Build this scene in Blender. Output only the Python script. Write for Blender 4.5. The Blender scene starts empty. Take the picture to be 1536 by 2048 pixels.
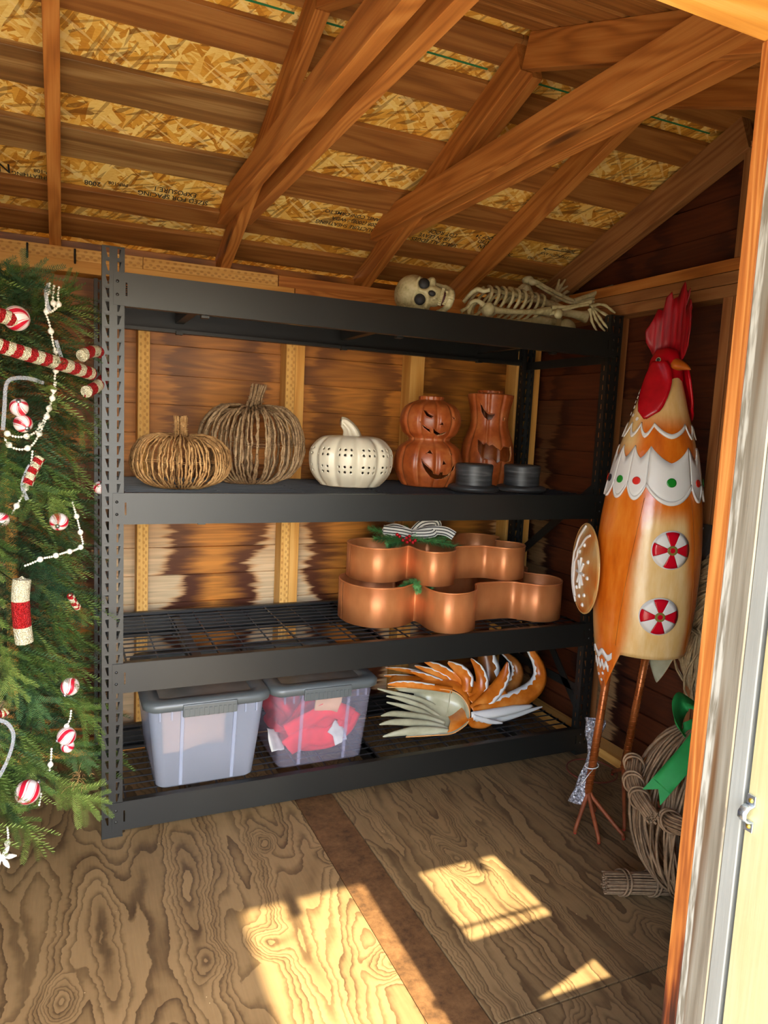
import bpy, bmesh, math, random
from mathutils import Vector, Matrix
import numpy as np
R = math.radians
random.seed(7)
SC = bpy.context.scene
COL = SC.collection

# ------------------------------------------------------------------ camera
def set_camera():
    f, C, (yaw, pitch, roll) = 1432.76, Vector((-.1066, -2.2955, 1.3498)), (-.42423, -.1197, .04782)
    cy, sy, cp, sp = math.cos(yaw), math.sin(yaw), math.cos(pitch), math.sin(pitch)
    fw = Vector((-sy*cp, cy*cp, sp)); rt = Vector((cy, sy, 0)); up = rt.cross(fw)
    cr, sr = math.cos(roll), math.sin(roll)
    r2, u2 = rt*cr + up*sr, up*cr - rt*sr
    cd = bpy.data.cameras.new('camera'); cam = bpy.data.objects.new('camera', cd); COL.objects.link(cam)
    cd.sensor_fit = 'VERTICAL'; cd.sensor_height = 24; cd.lens = f/2048*24; cd.clip_start = .05; cd.clip_end = 200
    cam.matrix_world = Matrix(((r2.x, u2.x, -fw.x, C.x), (r2.y, u2.y, -fw.y, C.y), (r2.z, u2.z, -fw.z, C.z), (0, 0, 0, 1)))
    SC.camera = cam
set_camera()

# ------------------------------------------------------------------ sky, sun, exposure
SUN_EL = 50
w = bpy.data.worlds.new('sky'); SC.world = w; w.use_nodes = True
nt = w.node_tree; nt.nodes.clear()
sky = nt.nodes.new('ShaderNodeTexSky'); sky.sky_type = 'NISHITA'; sky.sun_disc = False
sky.sun_elevation = R(SUN_EL); sky.sun_rotation = R(180); sky.air_density = 1.0; sky.dust_density = 2.0; sky.ozone_density = .6
bg = nt.nodes.new('ShaderNodeBackground'); bg.inputs[1].default_value = .52
wo = nt.nodes.new('ShaderNodeOutputWorld')
nt.links.new(sky.outputs[0], bg.inputs[0]); nt.links.new(bg.outputs[0], wo.inputs[0])
sl = bpy.data.lights.new('sun', 'SUN'); sl.energy = 6.6; sl.angle = R(.7); sl.color = (1, .86, .60)
so = bpy.data.objects.new('sun', sl); COL.objects.link(so)
so.rotation_euler = (R(90-SUN_EL), 0, R(0)); so.location = (0, -6, 6)
vs = SC.view_settings; vs.view_transform = 'Standard'; vs.look = 'None'; vs.gamma = 1; vs.use_curve_mapping = False
vs.exposure = 1.98

# ------------------------------------------------------------------ node helpers
class NT:
    def __init__(s, name, rough=.6, metal=0, spec=.5):
        s.m = bpy.data.materials.new(name); s.m.use_nodes = True
        s.t = s.m.node_tree; s.t.nodes.clear()
        s.b = s.n('ShaderNodeBsdfPrincipled'); s.o = s.n('ShaderNodeOutputMaterial')
        s.l(s.b.outputs[0], s.o.inputs[0])
        s.b.inputs['Roughness'].default_value = rough; s.b.inputs['Metallic'].default_value = metal
        s.b.inputs['Specular IOR Level'].default_value = spec
    def n(s, t): return s.t.nodes.new(t)
    def l(s, a, b): s.t.links.new(a, b)
    def inp(s, sock, v):
        if hasattr(v, 'links') or isinstance(v, bpy.types.NodeSocket): s.l(v, sock)
        elif isinstance(v, (tuple, list)) and len(v) == 3 and sock.type == 'RGBA': sock.default_value = (*v, 1)
        else: sock.default_value = v
    def coord(s, which='Object', scale=(1, 1, 1), rnd=0, rot=(0, 0, 0)):
        if which == 'World': o = s.n('ShaderNodeNewGeometry').outputs['Position']
        else: o = s.n('ShaderNodeTexCoord').outputs[which]
        if rnd:
            oi = s.n('ShaderNodeObjectInfo'); o = s.vmath('ADD', o, s.vmath('MULTIPLY', s.comb(oi.outputs['Random'], oi.outputs['Random'], oi.outputs['Random']), (rnd*7.3, rnd*3.1, rnd*5.7)))
        return s.map(o, scale, rot)
    def map(s, o, scale=(1, 1, 1), rot=(0, 0, 0), loc=(0, 0, 0)):
        mp = s.n('ShaderNodeMapping'); s.l(o, mp.inputs[0]); mp.inputs['Scale'].default_value = scale
        mp.inputs['Rotation'].default_value = rot; mp.inputs['Location'].default_value = loc
        return mp.outputs[0]
    def comb(s, x, y, z):
        c = s.n('ShaderNodeCombineXYZ')
        for i, v in enumerate((x, y, z)): s.inp(c.inputs[i], v)
        return c.outputs[0]
    def sep(s, v):
        c = s.n('ShaderNodeSeparateXYZ'); s.l(v, c.inputs[0]); return c.outputs
    def vmath(s, op, a, b):
        c = s.n('ShaderNodeVectorMath'); c.operation = op; s.inp(c.inputs[0], a); s.inp(c.inputs[1], b); return c.outputs[0]
    def math(s, op, a, b=None, c=None, clamp=False):
        q = s.n('ShaderNodeMath'); q.operation = op; q.use_clamp = clamp
        for i, v in enumerate((a, b, c)):
            if v is not None: s.inp(q.inputs[i], v)
        return q.outputs[0]
    def noise(s, vec, scale=1, detail=2, rough=.5, dist=0, color=False):
        q = s.n('ShaderNodeTexNoise'); s.l(vec, q.inputs['Vector'])
        q.inputs['Scale'].default_value = scale; q.inputs['Detail'].default_value = detail
        q.inputs['Roughness'].default_value = rough; q.inputs['Distortion'].default_value = dist
        return q.outputs['Color' if color else 'Fac']
    def voro(s, vec, scale=1, feature='F1', out='Distance', rand=1):
        q = s.n('ShaderNodeTexVoronoi'); s.l(vec, q.inputs['Vector']); q.feature = feature
        q.inputs['Scale'].default_value = scale; q.inputs['Randomness'].default_value = rand
        return q.outputs[out]
    def ramp(s, fac, stops, interp='LINEAR'):
        q = s.n('ShaderNodeValToRGB'); s.l(fac, q.inputs[0]); e = q.color_ramp.elements; q.color_ramp.interpolation = interp
        while len(e) < len(stops): e.new(.5)
        for x, (p, c) in zip(e, stops):
            x.position = p; x.color = (*c, 1) if isinstance(c, (tuple, list)) else (c, c, c, 1)
        return q.outputs[0]
    def mix(s, fac, a, b, mode='MIX'):
        q = s.n('ShaderNodeMix'); q.data_type = 'RGBA'; q.blend_type = mode
        s.inp(q.inputs[0], fac); s.inp(q.inputs[6], a); s.inp(q.inputs[7], b); return q.outputs[2]
    def bump(s, h, strength=.3, dist=.004):
        q = s.n('ShaderNodeBump'); s.l(h, q.inputs['Height']); q.inputs['Strength'].default_value = strength
        q.inputs['Distance'].default_value = dist; s.l(q.outputs[0], s.b.inputs['Normal'])
    def color(s, c): s.inp(s.b.inputs['Base Color'], c); return s.m
    def smooth(s, x, a, b):
        q = s.n('ShaderNodeMapRange'); q.interpolation_type = 'SMOOTHSTEP'; s.inp(q.inputs[0], x)
        s.inp(q.inputs[1], a); s.inp(q.inputs[2], b); return q.outputs[0]

def sr(*c):     # 0-255 sRGB to linear
    return tuple(((x/255)/12.92 if x/255 <= .04045 else ((x/255+.055)/1.055)**2.4) for x in c)
def plain(name, c, rough=.5, metal=0, spec=.5, var=0, scale=20):
    n = NT(name, rough, metal, spec)
    if not var: return n.color(c)
    f = n.noise(n.coord('Object'), scale, 3)
    return n.color(n.ramp(f, [(.25, tuple(x*(1-var) for x in c)), (.75, tuple(min(1, x*(1+var)) for x in c))]))

def wood(name, dark, mid, light, ring=11, ax=1.0, rough=.62, knots=True, tint=.18, spec=.35, gw=.30):
    n = NT(name, rough, 0, spec)
    v = n.coord('Object', rnd=1)
    warp = n.noise(n.map(v, (2.2*ax, 5, 5)), 1, 2)
    kv = n.map(v, (1.5*ax, 7.5, 7.5))
    kd = n.voro(kv, 1)
    kn = n.smooth(kd, .2, .03) if knots else None
    g = n.noise(n.map(v, (.8*ax, 10, 10)), 1, 1.5)
    if knots: g = n.math('ADD', g, n.math('MULTIPLY', n.smooth(kd, .42, 0), .32))
    rings = n.math('ABSOLUTE', n.math('SINE', n.math('MULTIPLY', g, ring*3.1)))
    rings = n.math('POWER', rings, 3)
    fib = n.noise(n.map(v, (5*ax, 170, 170)), 1, 3, .6)
    f = n.math('ADD', n.math('MULTIPLY', rings, gw), n.math('MULTIPLY', fib, .50))
    f = n.math('ADD', f, n.math('MULTIPLY', warp, .25))
    c = n.ramp(f, [(.22, light), (.52, mid), (.92, dark)])
    if knots: c = n.mix(kn, c, tuple(x*.35 for x in dark))
    oi = n.n('ShaderNodeObjectInfo')
    c = n.mix(tint, c, n.ramp(oi.outputs['Random'], [(0, tuple(x*.45 for x in dark)), (1, light)]))
    n.bump(f, .25, .002)
    return n.color(c)

# ------------------------------------------------------------------ mesh helpers
class MB:
    def __init__(s): s.v = []; s.f = []; s.mi = []; s.cur = 0
    def quad(s, *idx): s.f.append(tuple(idx)); s.mi.append(s.cur)
    def add(s, vs, fs):
        o = len(s.v); s.v += [tuple(x) for x in vs]
        for f in fs: s.f.append(tuple(i+o for i in f)); s.mi.append(s.cur)
        return o
    def box(s, a, b, M=None):
        x0, y0, z0 = a; x1, y1, z1 = b
        vs = [Vector(q) for q in ((x0,y0,z0),(x1,y0,z0),(x1,y1,z0),(x0,y1,z0),(x0,y0,z1),(x1,y0,z1),(x1,y1,z1),(x0,y1,z1))]
        if M is not None: vs = [M @ q for q in vs]
        s.add(vs, [(3,2,1,0),(4,5,6,7),(0,1,5,4),(1,2,6,5),(2,3,7,6),(3,0,4,7)])
    def bar(s, a, b, w, h, up=(0, 0, 1)):       # box from a to b, w across, h along up
        a, b = Vector(a), Vector(b); d = (b-a).normalized(); up = Vector(up)
        if abs(d.dot(up)) > .99: up = Vector((0, 1, 0))
        sd = d.cross(up).normalized(); u = sd.cross(d)
        vs = [p + sd*i*w/2 + u*j*h/2 for p in (a, b) for i, j in ((-1,-1),(1,-1),(1,1),(-1,1))]
        s.add(vs, [(0,1,2,3),(7,6,5,4),(0,4,5,1),(1,5,6,2),(2,6,7,3),(3,7,4,0)])
    def tube(s, pts, r, seg=8, caps=True, closed=False, flat=None):
        P = [Vector(p) for p in pts]; n = len(P)
        rr = r if isinstance(r, (list, tuple)) else [r]*n
        T = []
        for i in range(n):
            if closed: t = P[(i+1) % n]-P[i-1]
            else: t = P[min(i+1, n-1)]-P[max(i-1, 0)]
            T.append(t.normalized() if t.length > 1e-9 else Vector((0, 0, 1)))
        u = T[0].orthogonal().normalized()
        o = len(s.v)
        for i in range(n):
            u = (u - T[i]*u.dot(T[i])); u = u.normalized() if u.length > 1e-6 else T[i].orthogonal().normalized()
            b = T[i].cross(u)
            for k in range(seg):
                a = 2*math.pi*k/seg
                s.v.append(tuple(P[i] + (u*math.cos(a) + b*math.sin(a))*rr[i]))
        m = n if closed else n-1
        for i in range(m):
            for k in range(seg):
                i2 = (i+1) % n; k2 = (k+1) % seg
                s.quad(o+i*seg+k, o+i*seg+k2, o+i2*seg+k2, o+i2*seg+k)
        if caps and not closed:
            s.quad(*[o+k for k in range(seg)][::-1]); s.quad(*[o+(n-1)*seg+k for k in range(seg)])
    def lathe(s, prof, seg=32, M=None, a0=0, a1=2*math.pi, fn=None):    # prof [(r,z)]
        full = abs(a1-a0-2*math.pi) < 1e-6; ns = seg if full else seg+1
        o = len(s.v)
        for r, z in prof:
            for k in range(ns):
                a = a0+(a1-a0)*k/seg
                rr, zz = (r, z) if fn is None else fn(r, z, a)
                p = Vector((rr*math.cos(a), rr*math.sin(a), zz))
                s.v.append(tuple(M @ p if M is not None else p))
        for i in range(len(prof)-1):
            for k in range(seg):
                k2 = (k+1) % ns
                s.quad(o+i*ns+k, o+i*ns+k2, o+(i+1)*ns+k2, o+(i+1)*ns+k)
    def ball(s, c, r, seg=16, rings=10, sc=(1, 1, 1), M=None):
        c = Vector(c); o = len(s.v)
        for i in range(rings+1):
            t = math.pi*i/rings
            for k in range(seg):
                a = 2*math.pi*k/seg
                p = Vector((r*sc[0]*math.sin(t)*math.cos(a), r*sc[1]*math.sin(t)*math.sin(a), r*sc[2]*math.cos(t)))
                if M is not None: p = M @ p
                s.v.append(tuple(c+p))
        for i in range(rings):
            for k in range(seg):
                k2 = (k+1) % seg
                s.quad(o+i*seg+k, o+(i+1)*seg+k, o+(i+1)*seg+k2, o+i*seg+k2)
    def grid(s, rows):      # rows of equal-length point lists
        o = len(s.v); m = len(rows[0])
        for r in rows: s.v += [tuple(p) for p in r]
        for i in range(len(rows)-1):
            for k in range(m-1):
                s.quad(o+i*m+k, o+i*m+k+1, o+(i+1)*m+k+1, o+(i+1)*m+k)
    def build(s, name, mats, parent=None, loc=None, rot=None, smooth=False, M=None, solid=0, offset=0, merge=False, subsurf=0, bevel=0):
        me = bpy.data.meshes.new(name); me.from_pydata(s.v, [], s.f)
        if not isinstance(mats, (list, tuple)): mats = [mats]
        for m in mats: me.materials.append(m)
        if len(mats) > 1: me.polygons.foreach_set('material_index', s.mi)
        if merge:
            bm = bmesh.new(); bm.from_mesh(me); bmesh.ops.remove_doubles(bm, verts=bm.verts, dist=1e-5)
            bmesh.ops.recalc_face_normals(bm, faces=bm.faces); bm.to_mesh(me); bm.free()
        if smooth: me.polygons.foreach_set('use_smooth', [True]*len(me.polygons))
        me.update()
        o = bpy.data.objects.new(name, me); COL.objects.link(o)
        if parent is not None: o.parent = parent
        if M is not None: o.matrix_local = M
        if loc is not None: o.location = loc
        if rot is not None: o.rotation_euler = rot
        if solid:
            md = o.modifiers.new('solid', 'SOLIDIFY'); md.thickness = solid; md.offset = offset
        if bevel:
            md = o.modifiers.new('bevel', 'BEVEL'); md.width = bevel; md.segments = 2; md.limit_method = 'ANGLE'
        if subsurf:
            md = o.modifiers.new('sub', 'SUBSURF'); md.levels = subsurf; md.render_levels = subsurf
        return o

def empty(name, loc=(0, 0, 0), rot=(0, 0, 0)):
    o = bpy.data.objects.new(name, None); COL.objects.link(o); o.location = loc; o.rotation_euler = rot
    o.empty_display_size = .05
    return o
def tag(o, label=None, cat=None, group=None, kind=None):
    for k, v in (('label', label), ('category', cat), ('group', group), ('kind', kind)):
        if v: o[k] = v
    return o
def thing(name, label, cat, loc=(0, 0, 0), rot=(0, 0, 0), group=None):
    return tag(empty(name, loc, rot), label, cat, group)
def struct(name, label=None):
    o = empty(name); o['kind'] = 'structure'
    if label: o['label'] = label
    return o
def board(name, parent, a, b, w, t, mat, up=(0, 0, 1), bev=.0015):
    """board from a to b (axis = its centre line); t thick along up, w wide across; local x runs along the grain"""
    a, b = Vector(a), Vector(b); L = (b-a).length; d = (b-a).normalized(); up = Vector(up)
    y = up.cross(d).normalized(); z = d.cross(y)
    M = Matrix(((d.x, y.x, z.x, a.x), (d.y, y.y, z.y, a.y), (d.z, y.z, z.z, a.z), (0, 0, 0, 1)))
    m = MB(); e = bev
    # box with chamfered long edges: octagon section
    Y, Z = w/2, t/2; e = min(e, Y*.4, Z*.4)
    sec = [(-Y+e,-Z),(Y-e,-Z),(Y,-Z+e),(Y,Z-e),(Y-e,Z),(-Y+e,Z),(-Y,Z-e),(-Y,-Z+e)]
    m.add([(x, p, q) for x in (0, L) for p, q in sec],
          [tuple(range(8))[::-1], tuple(range(8, 16))] + [(k, (k+1) % 8, 8+(k+1) % 8, 8+k) for k in range(8)])
    return m.build(name, mat, parent, M=M)
DATA = {}
DATA["feathers"] = [("cream",[(1.371,0.22,0.145,0.0106),(1.332,0.24,0.1735,0.0127),(1.25,0.25,0.2202,0.0104),(1.149,0.25,0.2567,0.0082),(1.052,0.25,0.2918,0.002)]),
 ("cream",[(1.329,0.2,0.146,0.0104),(1.252,0.22,0.1974,0.0124),(1.159,0.235,0.2397,0.0082),(1.088,0.24,0.2606,0.002)]),
 ("cream",[(1.317,0.19,0.1423,0.0104),(1.229,0.205,0.1908,0.0123),(1.15,0.215,0.221,0.0082),(1.081,0.22,0.2425,0.002)]),
 ("cream",[(1.324,0.165,0.1393,0.0103),(1.25,0.18,0.1705,0.0123),(1.156,0.19,0.1922,0.0122),(1.094,0.195,0.2026,0.0101),(1.048,0.195,0.1993,0.002)]),
 ("cream",[(1.325,0.14,0.1282,0.0102),(1.255,0.155,0.1527,0.0122),(1.161,0.165,0.1699,0.0141),(1.084,0.17,0.1781,0.01),(1.033,0.175,0.1737,0.002)]),
 ("cream",[(1.317,0.115,0.1306,0.0102),(1.242,0.13,0.1405,0.0141),(1.167,0.14,0.1436,0.016),(1.092,0.15,0.1376,0.0099),(1.044,0.16,0.128,0.002)]),
 ("orange",[(1.39,0.26,0.2508,0.0128),(1.33,0.28,0.2723,0.0149),(1.248,0.29,0.2963,0.0126),(1.169,0.3,0.3135,0.0084),(1.101,0.3,0.3236,0.0021)]),
 ("orange",[(1.376,0.3,0.2666,0.0129),(1.327,0.31,0.2905,0.0129),(1.262,0.32,0.3127,0.0128),(1.199,0.33,0.3298,0.0085),(1.12,0.33,0.3454,0.0021)]),
 ("orange",[(1.366,0.19,0.2728,0.0125),(1.275,0.21,0.2895,0.0124),(1.197,0.22,0.3036,0.0143),(1.136,0.23,0.3095,0.0122),(1.086,0.23,0.3134,0.002)]),
 ("orange",[(1.393,0.235,0.2565,0.0127),(1.333,0.255,0.2904,0.0148),(1.268,0.265,0.3186,0.0126),(1.208,0.27,0.3416,0.0021)]),
 ("orange",[(1.413,0.24,0.2556,0.0149),(1.369,0.26,0.2973,0.017),(1.307,0.275,0.33,0.0148),(1.234,0.285,0.3587,0.0021)]),
 ("orange",[(1.431,0.235,0.2618,0.017),(1.393,0.255,0.3124,0.0191),(1.337,0.27,0.3475,0.0169),(1.275,0.285,0.375,0.0021)]),
 ("brown",[(1.544,0.26,0.1721,0.0306),(1.602,0.29,0.2329,0.0487),(1.617,0.31,0.3002,0.0489),(1.609,0.33,0.3702,0.0312)]),
 ("orange",[(1.435,0.19,0.2557,0.021),(1.447,0.21,0.3068,0.0253),(1.415,0.225,0.3456,0.0232),(1.366,0.24,0.3765,0.0042)]),
 ("orange",[(1.448,0.165,0.22,0.0209),(1.496,0.185,0.2444,0.0275),(1.516,0.2,0.2936,0.0255),(1.501,0.21,0.3454,0.0191),(1.465,0.22,0.3895,0.0021)]),
 ("brown",[(1.569,0.21,0.1947,0.0216),(1.683,0.25,0.2123,0.031),(1.738,0.27,0.252,0.0291),(1.753,0.285,0.2919,0.0247),(1.737,0.3,0.3284,0.018),(1.679,0.31,0.3737,0.0067)]),
 ("orange",[(1.434,0.135,0.2023,0.0166),(1.521,0.15,0.2359,0.0294),(1.581,0.165,0.2803,0.0276),(1.613,0.175,0.324,0.0214),(1.627,0.185,0.3701,0.0032)]),
 ("orange",[(1.432,0.12,0.1992,0.0165),(1.501,0.125,0.1979,0.0292),(1.595,0.14,0.2058,0.036),(1.696,0.16,0.215,0.0389),(1.783,0.185,0.2414,0.0352),(1.82,0.205,0.2861,0.0288),(1.811,0.22,0.3412,0.0222),(1.774,0.24,0.4038,0.0133)]),
 ("white",[(1.41,0.1,0.1961,0.0102),(1.517,0.105,0.1868,0.0187),(1.638,0.125,0.1811,0.017),(1.748,0.15,0.1739,0.0043)]),
 ("white",[(1.462,0.115,0.1758,0.0083),(1.579,0.14,0.1413,0.0127),(1.709,0.17,0.1383,0.0109),(1.841,0.2,0.1398,0.0022)]),
 ("white",[(1.415,0.09,0.192,0.0081),(1.499,0.1,0.157,0.0104),(1.577,0.115,0.1328,0.0021)]),
 ("orange",[(1.408,0.105,0.1807,0.0123),(1.433,0.115,0.1518,0.0186),(1.492,0.125,0.1336,0.0146),(1.541,0.135,0.1325,0.0042)]),
 ]
DATA["tail_rim"] = [(1.086,0.225,0.3032),(1.167,0.225,0.2937),(1.261,0.215,0.2846),(1.349,0.19,0.2747),(1.387,0.17,0.2594),(1.411,0.15,0.2301),(1.419,0.13,0.1969),(1.407,0.112,0.1657),(1.374,0.1,0.1475),(1.319,0.095,0.1297),(1.246,0.105,0.1289),(1.131,0.13,0.1274)]
DATA["tail_bowl"] = [(1.153,0.26,0.2678),(1.258,0.27,0.2524),(1.339,0.26,0.2407),(1.404,0.25,0.218),(1.428,0.24,0.1936),(1.439,0.22,0.1682),(1.429,0.2,0.1457),(1.398,0.18,0.1296),(1.366,0.165,0.1245),(1.33,0.15,0.1231),(1.265,0.14,0.1302),(1.172,0.15,0.1356)]
DATA["tail_strut"] = [(1.358,0.19,0.2706),(1.338,0.17,0.1694)]
DATA["bones"] = [("humerus",[(1.345,0.085,1.811,0.0188),(1.353,0.0831,1.801,0.0245),(1.371,0.0812,1.803,0.0207),(1.398,0.0794,1.803,0.0123),(1.474,0.0775,1.806,0.0096),(1.558,0.0756,1.814,0.0106),(1.604,0.0737,1.821,0.0156),(1.629,0.0719,1.825,0.0166),(1.638,0.07,1.826,0.0098)]),
 ("radius_bone",[(1.638,0.07,1.838,0.0107),(1.653,0.066,1.84,0.0088),(1.716,0.062,1.849,0.0067),(1.781,0.058,1.868,0.0067),(1.811,0.054,1.877,0.0099),(1.817,0.05,1.877,0.006)]),
 ("ulna",[(1.628,0.07,1.813,0.0078),(1.646,0.065,1.82,0.0088),(1.686,0.06,1.834,0.0063),(1.749,0.055,1.853,0.0055),(1.798,0.05,1.865,0.0063)]),
 ("finger",[(1.806,0.045,1.855,0.0099),(1.831,0.0414,1.867,0.006),(1.849,0.0379,1.869,0.0048),(1.868,0.0343,1.867,0.0064),(1.881,0.0307,1.86,0.0044),(1.893,0.0271,1.852,0.0056),(1.902,0.0236,1.845,0.004),(1.91,0.02,1.84,0.0028)]),
 ("finger",[(1.81,0.045,1.852,0.0099),(1.829,0.0414,1.85,0.006),(1.848,0.0379,1.842,0.0048),(1.867,0.0343,1.834,0.0068),(1.886,0.0307,1.826,0.0044),(1.901,0.0271,1.817,0.006),(1.912,0.0236,1.809,0.004),(1.923,0.02,1.8,0.0032)]),
 ("finger",[(1.811,0.045,1.851,0.0099),(1.826,0.0414,1.84,0.006),(1.837,0.0379,1.828,0.0048),(1.848,0.0343,1.815,0.0068),(1.856,0.0307,1.804,0.0044),(1.865,0.0271,1.793,0.006),(1.876,0.0236,1.782,0.004),(1.885,0.02,1.773,0.0032)]),
 ("finger",[(1.809,0.045,1.849,0.0099),(1.817,0.0414,1.836,0.006),(1.822,0.0379,1.823,0.0048),(1.827,0.0343,1.81,0.0067),(1.836,0.0307,1.797,0.0044),(1.845,0.0271,1.785,0.006),(1.856,0.0236,1.774,0.004),(1.866,0.02,1.765,0.003)]),
 ("finger",[(1.802,0.045,1.848,0.0099),(1.805,0.0414,1.832,0.0059),(1.806,0.0379,1.817,0.0048),(1.807,0.0343,1.801,0.0063),(1.811,0.0307,1.79,0.0044),(1.816,0.0271,1.779,0.0055),(1.821,0.0236,1.77,0.004),(1.826,0.02,1.761,0.0028)]),
 ("femur",[(1.637,0.3,1.948,0.0271),(1.647,0.2914,1.934,0.0334),(1.656,0.2829,1.927,0.0354),(1.677,0.2743,1.915,0.0208),(1.706,0.2657,1.903,0.0157),(1.761,0.2571,1.891,0.0147),(1.799,0.2486,1.88,0.0168),(1.82,0.24,1.871,0.019)]),
 ("knee_cap",[(1.642,0.265,1.954,0.0062),(1.648,0.265,1.938,0.0165),(1.651,0.265,1.921,0.0166),(1.654,0.265,1.911,0.0083)]),
 ("thigh_bone",[(1.755,0.17,1.845,0.0123),(1.782,0.166,1.846,0.0164),(1.822,0.162,1.843,0.0165),(1.854,0.158,1.839,0.0207),(1.877,0.154,1.837,0.0269),(1.885,0.15,1.836,0.0186)]),
 ("tibia",[(1.685,0.3,1.98,0.0126),(1.692,0.2914,1.976,0.0147),(1.712,0.2829,1.974,0.0105),(1.741,0.2743,1.962,0.0076),(1.807,0.2657,1.939,0.0076),(1.855,0.2571,1.921,0.0093),(1.878,0.2486,1.911,0.0128),(1.878,0.24,1.909,0.0064)]),
 ("fibula",[(1.709,0.29,1.969,0.0063),(1.725,0.275,1.955,0.0054),(1.786,0.26,1.927,0.0055),(1.838,0.245,1.907,0.0059),(1.864,0.23,1.901,0.0068)]),
 ("knee_joint",[(1.66,0.31,1.98,0.0105),(1.675,0.31,1.984,0.0168),(1.692,0.31,1.988,0.0168),(1.705,0.31,1.986,0.0105)]),
 ("toe",[(1.878,0.24,1.912,0.0127),(1.91,0.2317,1.927,0.0106),(1.938,0.2233,1.939,0.0096),(1.966,0.215,1.953,0.0081),(1.994,0.2067,1.966,0.0106),(2.013,0.1983,1.977,0.0064),(2.034,0.19,1.988,0.0043)]),
 ("toe",[(1.882,0.24,1.913,0.0106),(1.923,0.2317,1.928,0.0085),(1.956,0.2233,1.94,0.0064),(1.984,0.215,1.95,0.0055),(2.003,0.2067,1.958,0.0077),(2.028,0.1983,1.966,0.0047),(2.047,0.19,1.972,0.0034)]),
 ("toe",[(1.882,0.24,1.911,0.0106),(1.924,0.2317,1.921,0.0085),(1.959,0.2233,1.928,0.0064),(1.99,0.215,1.938,0.0051),(2.014,0.2067,1.946,0.0073),(2.034,0.1983,1.953,0.0047),(2.051,0.19,1.96,0.0034)]),
 ("toe",[(1.883,0.24,1.909,0.0106),(1.925,0.2317,1.914,0.0074),(1.961,0.2233,1.915,0.006),(1.988,0.215,1.919,0.0047),(2.007,0.2067,1.922,0.0064),(2.022,0.1983,1.929,0.0043),(2.033,0.19,1.935,0.0032)]),
 ("far_toe",[(1.882,0.4,1.938,0.0111),(1.893,0.4,1.972,0.0071),(1.903,0.4,1.995,0.008),(1.907,0.4,2.014,0.0053),(1.911,0.4,2.032,0.004)]),
 ("far_toe",[(1.885,0.4,1.94,0.0111),(1.906,0.4,1.981,0.0071),(1.92,0.4,2.002,0.008),(1.931,0.4,2.018,0.0053),(1.943,0.4,2.035,0.004)]),
 ("far_toe",[(1.885,0.4,1.938,0.0111),(1.907,0.4,1.966,0.0067),(1.924,0.4,1.986,0.0071),(1.942,0.4,1.998,0.0049),(1.958,0.4,2.008,0.0036)]),
 ("far_toe",[(1.887,0.4,1.935,0.0111),(1.922,0.4,1.957,0.0067),(1.953,0.4,1.981,0.0072),(1.984,0.4,1.995,0.0049),(2.017,0.4,2.001,0.0036)]),
 ("far_toe",[(1.888,0.4,1.931,0.0111),(1.928,0.4,1.946,0.0067),(1.968,0.4,1.964,0.0067),(2.005,0.4,1.973,0.005),(2.036,0.4,1.974,0.0034)]),
 ("far_shin",[(1.789,0.38,1.903,0.0087),(1.829,0.3867,1.914,0.0088),(1.869,0.3933,1.926,0.01),(1.892,0.4,1.935,0.0089)]),
 ("collar_bone",[(1.293,0.16,1.832,0.0076),(1.316,0.145,1.865,0.0086),(1.334,0.13,1.879,0.0104),(1.353,0.115,1.873,0.0076),(1.37,0.1,1.879,0.0076)]),
 ("collar_bone",[(1.251,0.1,1.786,0.0075),(1.276,0.0925,1.804,0.0056),(1.284,0.085,1.821,0.0074),(1.306,0.0775,1.828,0.0074),(1.329,0.07,1.813,0.0112)]),
 ("shoulder_blade",[(1.285,0.1,1.78,0.0056),(1.292,0.1067,1.808,0.0113),(1.307,0.1133,1.825,0.0151),(1.331,0.12,1.831,0.0076)]),
 ("sternum",[(1.357,0.17,1.888,0.0096),(1.417,0.175,1.892,0.0078),(1.478,0.18,1.894,0.0079),(1.54,0.185,1.892,0.008),(1.589,0.19,1.883,0.007)]),
 ("spine",[(1.26,0.12,1.774,0.0094),(1.337,0.1225,1.771,0.0114),(1.437,0.125,1.772,0.0116),(1.547,0.1275,1.777,0.0138),(1.607,0.13,1.791,0.0159),(1.631,0.1325,1.796,0.0179),(1.656,0.135,1.795,0.016),(1.681,0.1375,1.796,0.0181),(1.705,0.14,1.797,0.0161)]),
 ]
DATA["balls"] = [(-0.2088,-0.2146,1.352,0.0231),(-0.2003,-0.2091,1.311,0.0233),(-0.1174,-0.1402,1.044,0.0249),(-0.2511,-0.2384,1.064,0.0192),(-0.0914,-0.1111,0.5566,0.0261),(-0.1015,-0.123,0.4127,0.0261),(-0.099,-0.1201,0.3806,0.0189),(-0.2007,-0.2094,0.3021,0.0331),(-0.2117,-0.2164,1.575,0.0316),(-0.0035,0.0502,1.121,0.0199)]
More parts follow.
